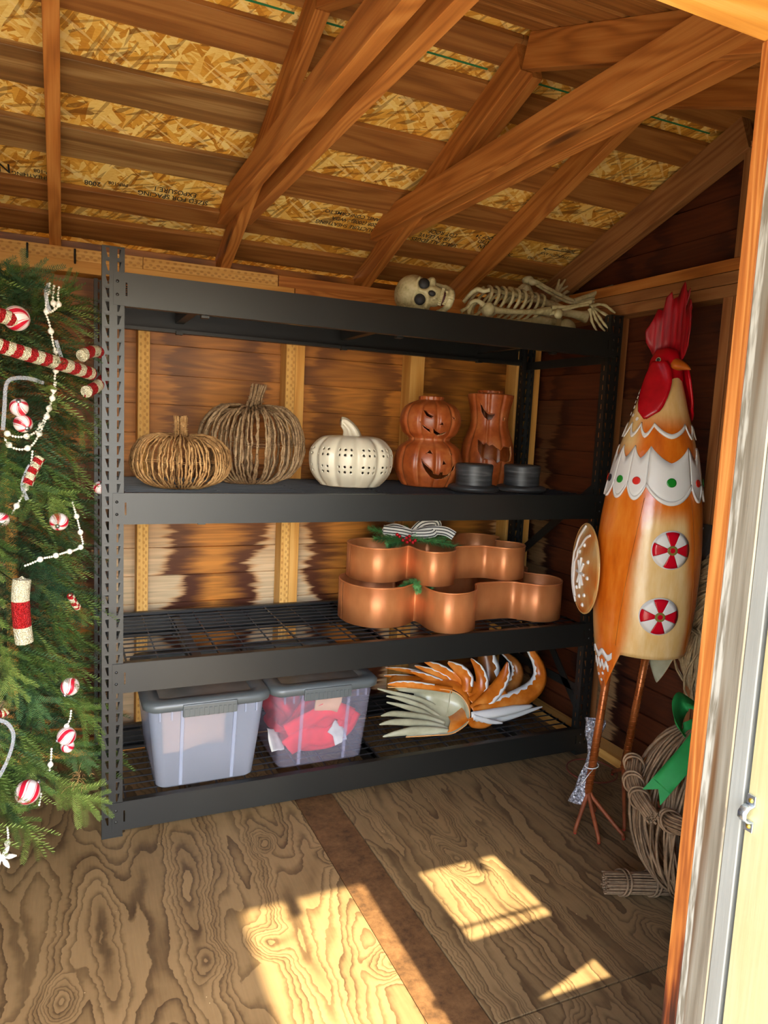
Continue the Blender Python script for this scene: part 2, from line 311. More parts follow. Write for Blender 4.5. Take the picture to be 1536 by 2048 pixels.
DATA["canes"] = {"A":[(-0.2736,-0.2598,1.507,0.0184),(-0.2475,-0.2477,1.501,0.0186),(-0.1934,-0.2165,1.489,0.0191),(-0.1363,-0.1723,1.478,0.0198),(-0.0747,-0.1061,1.466,0.0207),(-0.0301,-0.0377,1.458,0.0216)],
 "B":[(-0.0575,-0.0826,1.503,0.0168),(-0.0343,-0.0452,1.519,0.0171),(-0.005,0.0162,1.524,0.0177),(0.0183,0.0924,1.506,0.0184),(0.0203,0.1018,1.476,0.0185),(0.0029,0.0377,1.443,0.018),(-0.0201,-0.0181,1.42,0.0189),(-0.0456,-0.0643,1.405,0.0171)],
 "C":[(-0.2673,-0.2571,1.577,0.0183),(-0.2464,-0.2472,1.575,0.0185),(-0.223,-0.2348,1.571,0.0187),(-0.2057,-0.2245,1.568,0.0164)],
 "D":[(-0.2066,-0.225,0.9044,0.0224),(-0.2105,-0.2274,0.8622,0.0224),(-0.2098,-0.227,0.8215,0.0225),(-0.2069,-0.2252,0.7732,0.0226),(-0.2027,-0.2226,0.7311,0.0227)],
 "E":[(-0.1914,-0.2152,1.152,0.0131),(-0.1831,-0.2095,1.178,0.0131),(-0.1713,-0.201,1.204,0.0132),(-0.1618,-0.1937,1.223,0.0119)],
 "F":[(-0.0903,-0.1254,0.8313,0.0099),(-0.0772,-0.1094,0.8004,0.0115),(-0.0691,-0.0988,0.7869,0.0101)],
 "G":[(-0.2609,-0.2542,0.552,0.0105),(-0.2519,-0.2499,0.5533,0.0119),(-0.245,-0.2465,0.558,0.0106)]}
DATA["garlands"] = [[(-0.1136,-0.1289,1.676),(-0.1161,-0.1317,1.653),(-0.1151,-0.1305,1.63),(-0.126,-0.1419,1.614),(-0.1415,-0.1568,1.604),(-0.1449,-0.1599,1.623),(-0.14,-0.1554,1.656),(-0.1351,-0.1508,1.681)],
 [(-0.1256,-0.1415,1.676),(-0.1283,-0.1441,1.639),(-0.1236,-0.1395,1.615)],
 [(-0.1451,-0.1601,1.599),(-0.1382,-0.1537,1.579),(-0.1325,-0.1483,1.55),(-0.1279,-0.1438,1.522),(-0.1219,-0.1378,1.503),(-0.1209,-0.1367,1.47),(-0.1248,-0.1407,1.441),(-0.1274,-0.1433,1.41),(-0.1312,-0.1471,1.387),(-0.1374,-0.153,1.36),(-0.1496,-0.1641,1.329),(-0.1675,-0.1791,1.295),(-0.1907,-0.1965,1.279),(-0.2189,-0.2149,1.277),(-0.2408,-0.2274,1.287)],
 [(-0.1225,-0.1383,1.424),(-0.1325,-0.1483,1.376),(-0.1473,-0.162,1.325),(-0.1617,-0.1744,1.289),(-0.1795,-0.1884,1.256),(-0.2025,-0.2045,1.244),(-0.2281,-0.2203,1.251),(-0.2431,-0.2287,1.274)],
 [(-0.1797,-0.1885,1.238),(-0.1835,-0.1913,1.203),(-0.1919,-0.1973,1.17),(-0.1956,-0.1999,1.144),(-0.2096,-0.2092,1.112),(-0.2303,-0.2216,1.074)],
 [(-0.0824,-0.0915,1.091),(-0.0758,-0.0826,1.066),(-0.0692,-0.0731,1.039),(-0.0597,-0.0586,0.9924),(-0.0556,-0.052,0.9616),(-0.0763,-0.0832,0.9529),(-0.1026,-0.1167,0.9525),(-0.1343,-0.15,0.9483),(-0.1587,-0.1719,0.9476),(-0.1861,-0.1932,0.939),(-0.2024,-0.2045,0.935)],
 [(-0.089,-0.1001,0.4779),(-0.0918,-0.1037,0.4552),(-0.1027,-0.1167,0.4361)],
 [(-0.1407,-0.1561,0.3938),(-0.1422,-0.1575,0.3618),(-0.1462,-0.1611,0.3342)],
 [(-0.1681,-0.1796,0.2753),(-0.1734,-0.1837,0.2426)],
 [(-0.2493,-0.2319,0.2202),(-0.2486,-0.2315,0.1836),(-0.256,-0.2352,0.1583)]]
DATA["ribbons"] = [[(-0.151,-0.1785,1.419),(-0.1831,-0.2034,1.427),(-0.2165,-0.2251,1.425),(-0.2352,-0.2358,1.409),(-0.2402,-0.2384,1.356),(-0.2443,-0.2405,1.293)],
 [(-0.2671,-0.2515,0.5353),(-0.2481,-0.2425,0.5222),(-0.2336,-0.2349,0.4934),(-0.2328,-0.2345,0.4609),(-0.246,-0.2414,0.4168),(-0.266,-0.251,0.3755)],
 [(-0.1373,-0.1665,1.676),(-0.1444,-0.1728,1.659),(-0.1423,-0.171,1.628),(-0.1354,-0.1648,1.607)],
 [(-0.1853,-0.205,1.204),(-0.197,-0.2129,1.178),(-0.203,-0.2168,1.146),(-0.192,-0.2096,1.112)],
 [(-0.1216,-0.1517,1.535),(-0.1145,-0.1445,1.51),(-0.1073,-0.1369,1.487)]]
# ------------------------------------------------------------------ wood of the shed
M_raft = wood('rafter_wood', sr(126,68,24), sr(184,112,46), sr(208,140,68), 9, knots=True, tint=.1)
M_raft_dk = wood('weathered_rafter_wood', sr(110,66,34), sr(150,98,52), sr(176,124,74), 9)
M_purl = wood('skip_board_wood', sr(106,62,24), sr(152,96,42), sr(178,122,62), 7, knots=False, tint=.12)
M_purl_g = wood('grey_skip_board_wood', sr(88,60,30), sr(138,96,48), sr(182,144,88), 6, tint=.12, ax=.8)
M_stud = wood('stud_wood', sr(186,116,42), sr(222,160,74), sr(236,184,104), 6, knots=False)
M_pine = wood('right_wall_frame_wood', sr(112,62,30), sr(158,98,52), sr(182,124,74), 7, knots=False)

def incised():
    n = NT('incised_lumber', .65, 0, .3)
    v = n.coord('Object')
    x, y, z = n.sep(v)
    fib = n.noise(n.coord('Object', (4, 120, 120), rnd=1), 1, 3)
    base = n.ramp(fib, [(.3, sr(236,188,108)), (.7, sr(214,156,76))])
    # rows of small oval marks, staggered
    def marks(off, yo):
        u = n.math('SUBTRACT', n.math('FRACT', n.math('ADD', n.math('DIVIDE', x, .027), off)), .5)
        du = n.math('MULTIPLY', u, .027/.0065)
        dv = n.math('DIVIDE', n.math('SUBTRACT', y, yo), .0042)
        d = n.math('ADD', n.math('MULTIPLY', du, du), n.math('MULTIPLY', dv, dv))
        return n.smooth(d, 1.5, .3)
    k = n.math('MAXIMUM', marks(0, .013), n.math('MAXIMUM', marks(.5, .004), marks(.2, -.012)))
    n.bump(n.math('SUBTRACT', 1, k), .4, .002)
    return n.color(n.mix(n.math('MULTIPLY', k, .5), base, sr(166,104,44)))
M_inc = incised()

def osb():
    n = NT('osb_sheathing', .6, 0, .4)
    v = n.coord('Object')
    warp = n.vmath('ADD', v, n.vmath('MULTIPLY', n.noise(v, 3, 2, color=True), (.05, .05, 0)))
    fac = None
    for i, a in enumerate((4, -22, 31, -48, 70)):
        q = n.map(n.map(warp, rot=(0, 0, R(a))), (12, 62, 1), loc=(i*3.3, i*1.7, 0))
        col = n.voro(q, 1, 'F1', 'Color')
        r, g, b = n.sep(col)
        sel = n.math('GREATER_THAN', g, .42 + .05*i)
        fac = r if fac is None else n.mix(sel, fac, r)
    fl = n.noise(n.map(n.map(warp, rot=(0, 0, R(12))), (60, 240, 1)), 1, 4, .7)
    f = n.math('ADD', n.math('MULTIPLY', fac, .66), n.math('MULTIPLY', fl, .42))
    c = n.ramp(f, [(.08, sr(118,66,14)), (.2, sr(196,130,36)), (.5, sr(232,174,66)), (.85, sr(252,220,130))])
    dk = n.voro(n.map(n.map(warp, rot=(0, 0, R(30))), (18, 80, 1)), 1, 'F1', 'Color')
    dsel = n.math('GREATER_THAN', n.sep(dk)[0], .93)
    c = n.mix(n.math('MULTIPLY', dsel, .6), c, sr(104,58,18))
    for i, a in enumerate((20, -35, 64)):
        q = n.map(n.map(warp, rot=(0, 0, R(a))), (9, 120, 1), loc=(i*2.1, i*5.3, 0))
        e = n.math('GREATER_THAN', n.sep(n.voro(q, 1, 'F1', 'Color'))[2], .90)
        c = n.mix(n.math('MULTIPLY', e, .5), c, sr(128,76,20) if i != 1 else sr(250,222,150))
    n.bump(f, .35, .002)
    return n.color(c)
M_osb = osb()

def siding(name, axis, origin, period, wood_c, stain_c, pale_c, z_full, z_none, edge=.28, amount=1.0):
    """cedar boards: stained in the middle of every bay, bleached ragged ends beside the studs, more so low down"""
    n = NT(name, .5, 0, .45)
    P = n.n('ShaderNodeNewGeometry').outputs['Position']
    x, y, z = n.sep(P); u = {'x': x, 'y': y}[axis]
    oi = n.n('ShaderNodeObjectInfo').outputs['Random']
    f = n.math('SUBTRACT', n.math('FRACT', n.math('DIVIDE', n.math('SUBTRACT', u, origin), period)), .5)
    d = n.math('SUBTRACT', .5, n.math('ABSOLUTE', f))          # 0 at the stud, .5 mid-bay
    sv = n.comb(n.math('MULTIPLY', u, 3.0), n.math('MULTIPLY', oi, 37), n.math('MULTIPLY', z, 52))
    rag = n.noise(sv, 1, 4, .65)
    big = n.noise(n.comb(n.math('MULTIPLY', u, 2.2), n.math('MULTIPLY', oi, 23), n.math('MULTIPLY', z, 7)), 1, 2)
    lim = n.math('ADD', n.math('MULTIPLY', n.math('SUBTRACT', rag, .5), .34), n.math('MULTIPLY', n.math('SUBTRACT', big, .5), .55))
    dd = n.math('ADD', d, lim)
    pale = n.smooth(dd, edge*.62, edge*.34)
    ring_dark = n.math('MULTIPLY', n.smooth(dd, edge*.4, edge*.62), n.smooth(dd, edge*1.35, edge*.75))
    h = n.smooth(z, z_none, z_full)
    grain = n.noise(n.comb(n.math('MULTIPLY', u, 2.5), n.math('MULTIPLY', oi, 11), n.math('MULTIPLY', z, 95)), 1, 3, .6)
    rings = n.math('ABSOLUTE', n.math('SINE', n.math('MULTIPLY', n.noise(n.comb(n.math('MULTIPLY', u, 1.1), n.math('MULTIPLY', oi, 17), n.math('MULTIPLY', z, 13)), 1, 1), 30)))
    wc = n.ramp(n.math('ADD', n.math('MULTIPLY', grain, .6), n.math('MULTIPLY', rings, .35)), [(.2, tuple(q*1.25 for q in wood_c)), (.55, wood_c), (.95, tuple(q*.5 for q in wood_c))])
    wc = n.mix(n.math('MULTIPLY', n.math('SUBTRACT', oi, .2), .35, clamp=True), wc, stain_c)
    c = n.mix(n.math('MULTIPLY', ring_dark, n.math('ADD', .6, n.math('MULTIPLY', h, .38))), wc, stain_c)
    pc = n.ramp(grain, [(.3, pale_c), (.75, tuple(q*.55 for q in pale_c))])
    c = n.mix(n.math('MULTIPLY', n.math('MULTIPLY', pale, h), amount), c, pc)
    n.bump(grain, .2, .0015)
    return n.color(c)
M_sb = siding('cedar_siding_back', 'x', .175, .6, sr(192,122,46), sr(70,28,10), sr(226,198,156), .55, 1.3, .36)
M_sr = siding('cedar_siding_right', 'y', .62, .56, sr(92,44,20), sr(40,16,9), sr(176,138,94), .30, 1.75, .25, .85)

def plywood(name, dark, mid, light, sx, sy, ring, knot):
    n = NT(name, .55, 0, .4)
    v = n.coord('World')
    wv = n.vmath('ADD', v, n.vmath('MULTIPLY', n.noise(v, 7, 4, .6, color=True), (.07, .10, 0)))
    g = n.noise(n.map(wv, (sx, sy, 1)), 1, 1.2, .4)
    kd = n.voro(n.map(wv, (knot, knot*.75, 1)), 1)
    g = n.math('ADD', g, n.math('MULTIPLY', n.smooth(kd, .34, 0), .30))
    fr = n.math('FRACT', n.math('MULTIPLY', g, ring))
    line = n.math('MULTIPLY', n.math('POWER', n.smooth(fr, .15, .95), 2.5), n.smooth(fr, 1.0, .96))
    band = n.smooth(n.math('FRACT', n.math('MULTIPLY', g, ring*.25)), .35, .7)
    fib = n.noise(n.map(v, (120, 7, 1)), 1, 3, .65)
    blot = n.noise(v, 5, 4, .65)
    f = n.math('ADD', n.math('MULTIPLY', line, .40), n.math('MULTIPLY', n.math('SUBTRACT', band, .5), .16))
    f = n.math('ADD', f, n.math('MULTIPLY', fib, .34)); f = n.math('ADD', f, n.math('MULTIPLY', n.math('SUBTRACT', blot, .42), .5))
    c = n.ramp(f, [(.05, light), (.35, mid), (.8, dark)])
    c = n.mix(n.math('MULTIPLY', n.smooth(kd, .09, .02), .75), c, tuple(q*.6 for q in dark))
    sp = n.voro(v, 26); spk = n.math('MULTIPLY', n.smooth(sp, .05, .03), n.math('GREATER_THAN', n.noise(v, 9, 1), .56))
    c = n.mix(n.math('MULTIPLY', spk, .8), c, sr(214,190,150))
    n.bump(n.math('SUBTRACT', 1, f), .35, .003)
    return n.color(c)
M_ply = plywood('floor_plywood', sr(68,50,30), sr(122,98,64), sr(144,118,80), 5.6, 1.0, 21, 4.6)
M_ply2 = plywood('floor_plywood_straight', sr(74,56,35), sr(122,99,66), sr(142,117,80), 9.5, .6, 21, 3.0)
def strip():
    n = NT('floor_filler_board', .7, 0, .3)
    v = n.coord('World'); a = n.noise(v, 14, 5, .7); b = n.noise(v, 60, 3, .7)
    return n.color(n.ramp(n.math('ADD', n.math('MULTIPLY', a, .6), n.math('MULTIPLY', b, .4)), [(.3, sr(48,32,18)), (.5, sr(94,66,38)), (.72, sr(122,90,56))]))
M_strip = strip()

# geometry constants of the shed
RY, SL = -.5, .37                      # ridge, roof slope
def zb(y): return 1.932 + SL*((.62-y) if y > RY else (.62-RY) - (RY-y))      # underside of the rafters
RT = .095                              # rafter depth measured vertically

# ---- floor
floor = struct('floor', 'brown plywood floor of the shed')
def sheet(a, b, m, zt=0):
    q = MB(); q.box((a[0], a[1], -.018), (b[0], b[1], zt)); return q.build('plywood_sheet', m, floor, bevel=.001)
sheet((-1.25, -1.70), (.646, .74), M_ply)
o = MB(); o.box((.649, -1.70, -.02), (.789, .74, -.0035)); o.build('filler_strip', M_strip, floor)
sheet((.792, -1.062), (2.06, .74), M_ply2)
sheet((.792, -1.70), (2.06, -1.067), M_ply2)

# ---- back wall
wb = struct('wall_back', 'cedar siding back wall with pine studs behind the rack')
z = -.02; E = .1165
i = 0
while z < 1.93:
    board('siding_board', wb, (-1.25, .724, z+E/2+.008), (2.08, .724, z+E/2+.008), E+.016, .014, M_sb, up=(0, 1, .12)); z += E; i += 1
for x0, x1, m in ((-.30, -.262, M_stud), (.156, .199, M_inc), (.737, .775, M_inc), (.776, .816, M_stud), (1.306, 1.376, M_stud), (1.866, 1.905, M_stud), (1.965, 2.003, M_stud)):
    xc, wd = (x0+x1)/2, x1-x0
    board('stud', wb, (xc, .664, .04), (xc, .664, 1.845), wd, .088, m, up=(0, 1, 0))
board('bottom_plate', wb, (-1.25, .664, .019), (2.0, .664, .019), .088, .038, M_stud)
board('top_plate', wb, (-1.25, .66, 1.868), (.76, .66, 1.868), .088, .042, M_stud)
board('top_plate', wb, (.764, .66, 1.868), (1.965, .66, 1.868), .088, .042, M_raft)
board('incised_plate', wb, (-1.25, .66, 1.911), (.17, .66, 1.911), .044, .088, M_inc, up=(0, 1, 0))
board('incised_plate', wb, (.172, .66, 1.911), (.69, .66, 1.911), .044, .088, M_inc, up=(0, 1, 0))
board('upper_plate', wb, (.694, .66, 1.911), (1.965, .66, 1.911), .044, .088, M_raft, up=(0, 1, 0))

# ---- right wall (gable end)
wr = struct('wall_right', 'dark cedar siding gable wall with framing')
z = -.02
while z < 2.45:
    zt = z+E
    y0, y1 = -1.70, .73
    if zt > 1.93:
        yy = min(.72, .62-(z-2.03)/SL); y1 = yy; y0 = max(-1.70, 2*RY-yy)
    if y1-y0 > .1:
        board('siding_board', wr, (2.066, y1, z+E/2+.008), (2.066, y0, z+E/2+.008), E+.016, .014, M_sr, up=(1, 0, .12))
    z = zt
for y in (.11, -.467, -.51, -1.05, -1.55):
    board('stud', wr, (2.008, y, .04), (2.008, y, 1.84), .038, .085, M_pine, up=(1, 0, 0))
board('bottom_plate', wr, (2.008, .615, .019), (2.008, -1.6, .019), .088, .038, M_stud)
for zc, m in ((1.861, M_raft_dk), (1.904, M_raft_dk), (1.947, M_raft)):
    board('top_plate', wr, (2.008, .615, zc), (2.008, -1.6, zc), .088, .041, m)
board('gable_stud', wr, (2.008, -.49, 1.97), (2.008, -.49, 2.34), .042, .07, M_raft_dk, up=(1, 0, 0))

# ---- roof
roof = struct('ceiling', 'underside of the shed roof with rafters and sheathing')
def slope_board(name, X, ya, yb, w, depth, m, dz=0):
    """board in the plane of the roof running along y; dz above the rafter underside to its own underside"""
    a = Vector((X, ya, zb(ya)+dz)); b = Vector((X, yb, zb(yb)+dz)); d = (b-a).normalized(); n = Vector((1, 0, 0)).cross(d)
    if n.z < 0: n = -n
    return board(name, roof, a+n*depth/2, b+n*depth/2, w, depth, m, up=n)
for X in (-.75, -.127, .478, 1.075, 1.529, 1.977):
    mm = M_raft if X < 1.9 else M_raft_dk
    dz = 0 if X < 1.9 else -.03
    slope_board('rafter', X, .70, RY+.003, .039, .089 if X < 1.9 else .118, mm, dz)
    slope_board('rafter', X, -2.05, RY-.003, .039, .089 if X < 1.9 else .118, mm, dz)
slope_board('rafter_sister', 1.112, .16, -.50, .034, .075, M_raft, -.012)
for X, z in ((.478, 2.108), (1.075, 2.128)):
    for s in (-1, 1):
        board('collar_tie', roof, (X+s*.039, .50-(.06 if s > 0 else 0), z), (X+s*.039, -1.46, z), .037, .088, M_raft)
ntn = Vector((0, SL, 1)).normalized()
for y, wd, m in ((.665, .12, M_purl), (.496, .094, M_purl), (.245, .13, M_purl_g), (-.005, .125, M_purl_g), (-.262, .115, M_purl), (-.43, .10, M_purl)):
    zz = zb(y)+RT+.010
    xs = [(-1.3, .47), (.473, 2.1)] if wd > .11 else [(-1.3, 1.07), (1.073, 2.1)]
    for k, (xa, xb) in enumerate(xs):
        board('skip_board', roof, (xa, y, zz), (xb, y, zz), wd, .019, m if k == 0 else M_purl, up=ntn)
nt2 = Vector((0, -SL, 1)).normalized()
for k in range(12):
    y = -.60-.128*k; zz = zb(y)+RT+.010
    board('skip_board', roof, (-1.3, y, zz), (2.1, y, zz), .112, .019, M_purl, up=nt2)
def osb_sheet(xa, xb, ya, yb):
    a = Vector((xa, ya, zb(ya)+RT+.0205)); L = Vector((0, yb-ya, zb(yb)-zb(ya)))
    up = ntn if ya > RY-.01 else nt2
    mid = (Vector((xa, ya, zb(ya)))+Vector((xa, yb, zb(yb))))/2 + Vector((0, 0, RT+.0205)) + up*.006
    return board('osb_sheet', roof, mid, mid+Vector((xb-xa, 0, 0)), L.length, .012, M_osb, up=up, bev=.0005)
SH1 = osb_sheet(-1.3, .49, .80, -.497)
SH2 = osb_sheet(.493, 2.12, .80, -.497)
osb_sheet(-1.3, 2.12, -2.07, -.501)
board('ridge_cap', roof, (-1.3, RY, zb(RY)+RT+.046), (2.12, RY, zb(RY)+RT+.046), .16, .018, M_purl)
M_chalk = plain('green_chalk', sr(40,120,70), .8)
def roofpt(x, y, dz): return Vector((x, y, zb(y)+RT+.0205-.0005))
for a, b in ((-.9, -.165), (-.1, .45), (.52, 1.04), (1.1, 1.5), (1.55, 1.94)):
    m = MB(); m.bar(roofpt(a, -.345, 0), roofpt(b, -.345, 0), .006, .001, up=ntn); m.build('chalk_line', M_chalk, roof)

# ---- front wall with the doorway (its right jamb is in view) and a window beside it
def weathered():
    n = NT('weathered_white_jamb', .75, 0, .2)
    v = n.coord('Object', rnd=1)
    g = n.noise(n.map(v, (1.3, 30, 30)), 1, 4, .65); b = n.noise(n.map(v, (2.2, 60, 16)), 1, 3, .6); h = n.noise(n.map(v, (1.2, 26, 9)), 1, 2)
    c = n.ramp(g, [(.3, sr(150,146,134)), (.52, sr(122,114,98)), (.75, sr(84,72,56))])
    c = n.mix(n.smooth(h, .56, .68), c, n.ramp(b, [(.3, sr(112,78,42)), (.7, sr(74,50,28))]))
    ly = n.sep(n.n('ShaderNodeTexCoord').outputs['Object'])[1]
    wb_ = n.smooth(n.math('ADD', ly, n.math('MULTIPLY', n.math('SUBTRACT', b, .5), .012)), -.006, -.010)
    c = n.mix(wb_, c, n.ramp(n.noise(n.map(v, (20, 200, 200)), 1, 3), [(.4, sr(168,164,150)), (.62, sr(112,104,88))]))
    n.bump(g, .5, .003)
    return n.color(c)
M_jw = weathered()
M_jo = wood('jamb_stud_wood', sr(52,17,6), sr(122,60,20), sr(168,102,44), 7, ax=1.2, knots=False, tint=.02, gw=.62)
def jamb_stain():
    n = NT('stained_jamb_stud_wood', .6, 0, .3); v = n.coord('Object', rnd=0)
    x, y, z = n.sep(v)
    g = n.math('ABSOLUTE', n.math('SINE', n.math('MULTIPLY', n.noise(n.map(v, (.9, 26, 26)), 1, 2), 40)))
    fib = n.noise(n.map(v, (7, 190, 190)), 1, 3, .6)
    st = n.noise(n.map(v, (3.2, 14, 14)), 1, 3, .6)
    low = n.smooth(x, 1.05, .45)
    f = n.math('ADD', n.math('ADD', n.math('MULTIPLY', g, .28), n.math('MULTIPLY', fib, .4)), n.math('MULTIPLY', n.math('MULTIPLY', n.smooth(st, .36, .6), low), .5))
    f = n.math('ADD', f, n.math('MULTIPLY', low, .06))
    n.bump(f, .3, .002)
    return n.color(n.ramp(f, [(.18, sr(190,126,62)), (.45, sr(160,92,36)), (.72, sr(104,46,16)), (.95, sr(46,18,9))]))
M_jo = jamb_stain()
M_head = wood('header_wood', sr(190,120,40), sr(222,156,66), sr(238,186,104), 8, knots=False, tint=.05)
def paint(name, c, c2, sc=(1, 1, 1)):
    n = NT(name, .55, 0, .4); v = n.coord('Object')
    f = n.noise(n.map(v, (2.5, 10, 10)), 1, 4, .6)
    n.bump(n.noise(n.map(v, (6, 120, 120)), 1, 3), .25, .002)
    return n.color(n.ramp(f, [(.35, c), (.75, c2)]))
M_white = paint('white_trim_paint', sr(142,142,134), sr(126,124,114))
M_cream = paint('cream_siding_paint', sr(176,168,128), sr(166,152,102))

wf = struct('wall_front', 'front wall beside the doorway')
JX, JY = .70, -1.596
wx0, wx1, wz0, wz1 = .875, 1.15, .735, 1.43                          # window beside the door
def wbox(name, a, b, m=M_cream):
    q = MB(); q.box(a, b); return q.build(name, m, wf, bevel=.001)
for name, a, b in (('siding_panel', (.735, -1.705, -.05), (wx0, -1.690, 2.0)), ('siding_panel', (wx1, -1.705, -.05), (2.09, -1.690, 2.0)),
                   ('siding_panel', (wx0, -1.705, -.05), (wx1, -1.690, wz0)), ('siding_panel', (wx0, -1.705, wz1), (wx1, -1.690, 2.0)),
                   ('siding_panel', (-1.27, -1.705, -.05), (-.80, -1.690, 2.0)), ('siding_panel', (-.80, -1.705, 1.875), (.735, -1.690, 2.0))):
    wbox(name, a, b)
for x in (.835, 1.17, 1.6):
    board('stud', wf, (x, -1.643, .0), (x, -1.643, 1.84), .038, .085, M_pine, up=(0, 1, 0))
for a, b in ((-1.25, -.80), (-.80, 2.0)):
    for z in (1.872, 1.914):
        board('header', wf, (a, -1.642, z), (b, -1.642, z), .088, .041, M_head)
board('trim_board', wf, (-.8, -1.700, 1.90), (.70, -1.700, 1.90), .088, .018, M_white, up=(0, 1, 0))
win = struct('window_1', 'small window in the front wall beside the doorway')
fw = [((wx0-.012, -1.702, wz0-.012), (wx0+.003, -1.66, wz1+.012)), ((wx1-.003, -1.702, wz0-.012), (wx1+.012, -1.66, wz1+.012)),
      ((wx0, -1.702, wz0-.012), (wx1, -1.66, wz0+.003)), ((wx0, -1.702, wz1-.003), (wx1, -1.66, wz1+.012)),
      ]
for a, b in fw:
    q = MB(); q.box(a, b); q.build('sash_bar', M_white, win)
q = MB(); zz = [(wx0, 1.035), (wx1, 1.05), (wx1, .845), (wx0, .757)]; q.add([(x, y, z) for y in (-1.69, -1.676) for x, z in zz], [(0, 1, 2, 3), (7, 6, 5, 4), (0, 4, 5, 1), (1, 5, 6, 2), (2, 6, 7, 3), (3, 7, 4, 0)]); q.build('shade_panel', M_white, win)  # added panel shaped to cast the slanted shadow between the two sun patches
q = MB(); q.box((wx0, -1.675, 1.085), (wx1, -1.67, 1.097)); q.build('muntin', M_white, win)

jb = struct('door_1', 'right jamb of the shed doorway')
board('jamb_stud', jb, (JX+.019, JY-.013, .0), (JX+.019, JY-.013, 1.85), .026, .038, M_jo, up=(1, 0, 0))
board('jamb_board', jb, (JX+.0185, JY-.048, .0), (JX+.0185, JY-.048, 1.85), .044, .039, M_jw, up=(1, 0, 0))
board('jamb_casing', jb, (JX+.0195, JY-.081, .0), (JX+.0195, JY-.081, 1.85), .022, .037, M_white, up=(1, 0, 0))
board('door_leaf', jb, (JX+.019, -2.07, .0), (JX+.019, -2.07, 1.85), .752, .036, M_cream, up=(1, 0, 0))
# left jamb, outside the frame
board('jamb_stud', jb, (-.82, JY-.045, .0), (-.82, JY-.045, 1.85), .09, .038, M_jo, up=(1, 0, 0))

wl = struct('wall_left', 'cedar siding left end wall')
z = -.02
while z < 2.45:
    zt = z+E; y0, y1 = -1.70, .73
    if zt > 1.93:
        yy = min(.72, .62-(zt-2.03)/SL); y1 = yy; y0 = max(-1.70, 2*RY-yy)
    if y1-y0 > .1: board('siding_board', wl, (-1.275, y1, z+E/2+.008), (-1.275, y0, z+E/2+.008), E+.016, .014, M_sb, up=(-1, 0, .12))
    z = zt

# ---- the yard outside the doorway
g = MB(); g.box((-14, -22, -.30), (16, -1.73, -.16))
M_conc = plain('pale_concrete', sr(168,162,150), .9, var=.12, scale=4)
yard = g.build('ground_1', M_conc); tag(yard, 'pale concrete yard in front of the shed', kind='structure')

# ---- made-up board canopy out of view, added to shade the left of the floor
can = struct('added_canopy', 'added board canopy out of view, shading the shed floor')
for k in range(9):
    y = -3.88+.142*k; board('shade_board', can, (-1.45, y, 2.6), (.335, y, 2.6), .139, .02, M_purl)
for x in (-1.4, .29):
    board('canopy_rail', can, (x, -3.93, 2.565), (x, -2.68, 2.565), .04, .05, M_purl)
    for y in (-3.9, -2.72): board('canopy_post', can, (x, y, -.16), (x, y, 2.54), .05, .05, M_purl, up=(0, 1, 0))
# ------------------------------------------------------------------ steel storage rack
def steel():
    n = NT('black_powder_coat', .40, 0, .60)
    v = n.coord('Object'); f = n.noise(v, 260, 2); sc = n.noise(v, 3, 3)
    n.bump(f, .12, .0006)
    return n.color(n.ramp(sc, [(.3, sr(22,23,21)), (.7, sr(28,29,26))]))
M_steel = steel()
M_wire = plain('black_deck_wire', sr(34,34,36), .35)
M_screw = plain('zinc', sr(190,190,180), .3, .9)
W, D, H = 1.9357, .611, 1.829
ZT = (1.7577, 1.1091, .5744, .1168); BH = .0943; PW = .061
rack = thing('storage_rack', 'tall black steel storage rack with four shelves against the back wall', 'storage rack')

def stuff(o): o['kind'] = 'stuff'; return o
def holed(m, o, ux, uz, w, h, hole):
    """one cell (w by h at o, axes ux/uz) with a four-cornered hole in it, hole = 4 points counter-clockwise from low left"""
    o, ux, uz = Vector(o), Vector(ux), Vector(uz)
    out = [(0, 0), (w, 0), (w, h), (0, h)]
    pts = [o+ux*a+uz*b for a, b in out+hole]
    m.add(pts, [(0, 1, 5, 4), (1, 2, 6, 5), (2, 3, 7, 6), (3, 0, 4, 7)])
def post(x0, y, fy, label=None):
    """C-channel upright; y = outer face, fy = +1 if the flanges run towards +y"""
    m = MB(); P = .0381; c = PW/2
    for k in range(48):
        z = k*P
        if k in (0,):
            m.add([(x0, y, z), (x0+PW, y, z), (x0+PW, y, z+P), (x0, y, z+P)], [(0, 1, 2, 3)])
        else:
            holed(m, (x0, y, z), (1, 0, 0), (0, 0, 1), c, P, [(.0155, .006), (.0195, .006), (.0195, .0325), (.0085, .0325)])
            holed(m, (x0+c, y, z), (1, 0, 0), (0, 0, 1), c, P, [(.0110, .006), (.0150, .006), (.0220, .0325), (.0110, .0325)])
        for xx in (x0, x0+PW):
            holed(m, (xx, y, z), (0, fy, 0), (0, 0, 1), .036, P, [(.015, .010), (.021, .010), (.021, .030), (.015, .030)])
            m.add([(xx, y+fy*.036, z), (xx + (.012 if xx == x0 else -.012), y+fy*.036, z), (xx + (.012 if xx == x0 else -.012), y+fy*.036, z+P), (xx, y+fy*.036, z+P)], [(0, 1, 2, 3)])
    p = m.build('post', M_steel, rack, merge=True, solid=.0016, offset=0)
    f = MB(); f.box((x0-.001, y-.002 if fy > 0 else y-.04, 0), (x0+PW+.001, y+.04 if fy > 0 else y+.002, .004))
    f.build('foot_plate', M_steel, p)
    return p
for x0 in (0, W-PW):
    post(x0, 0, 1); post(x0, D, -1)

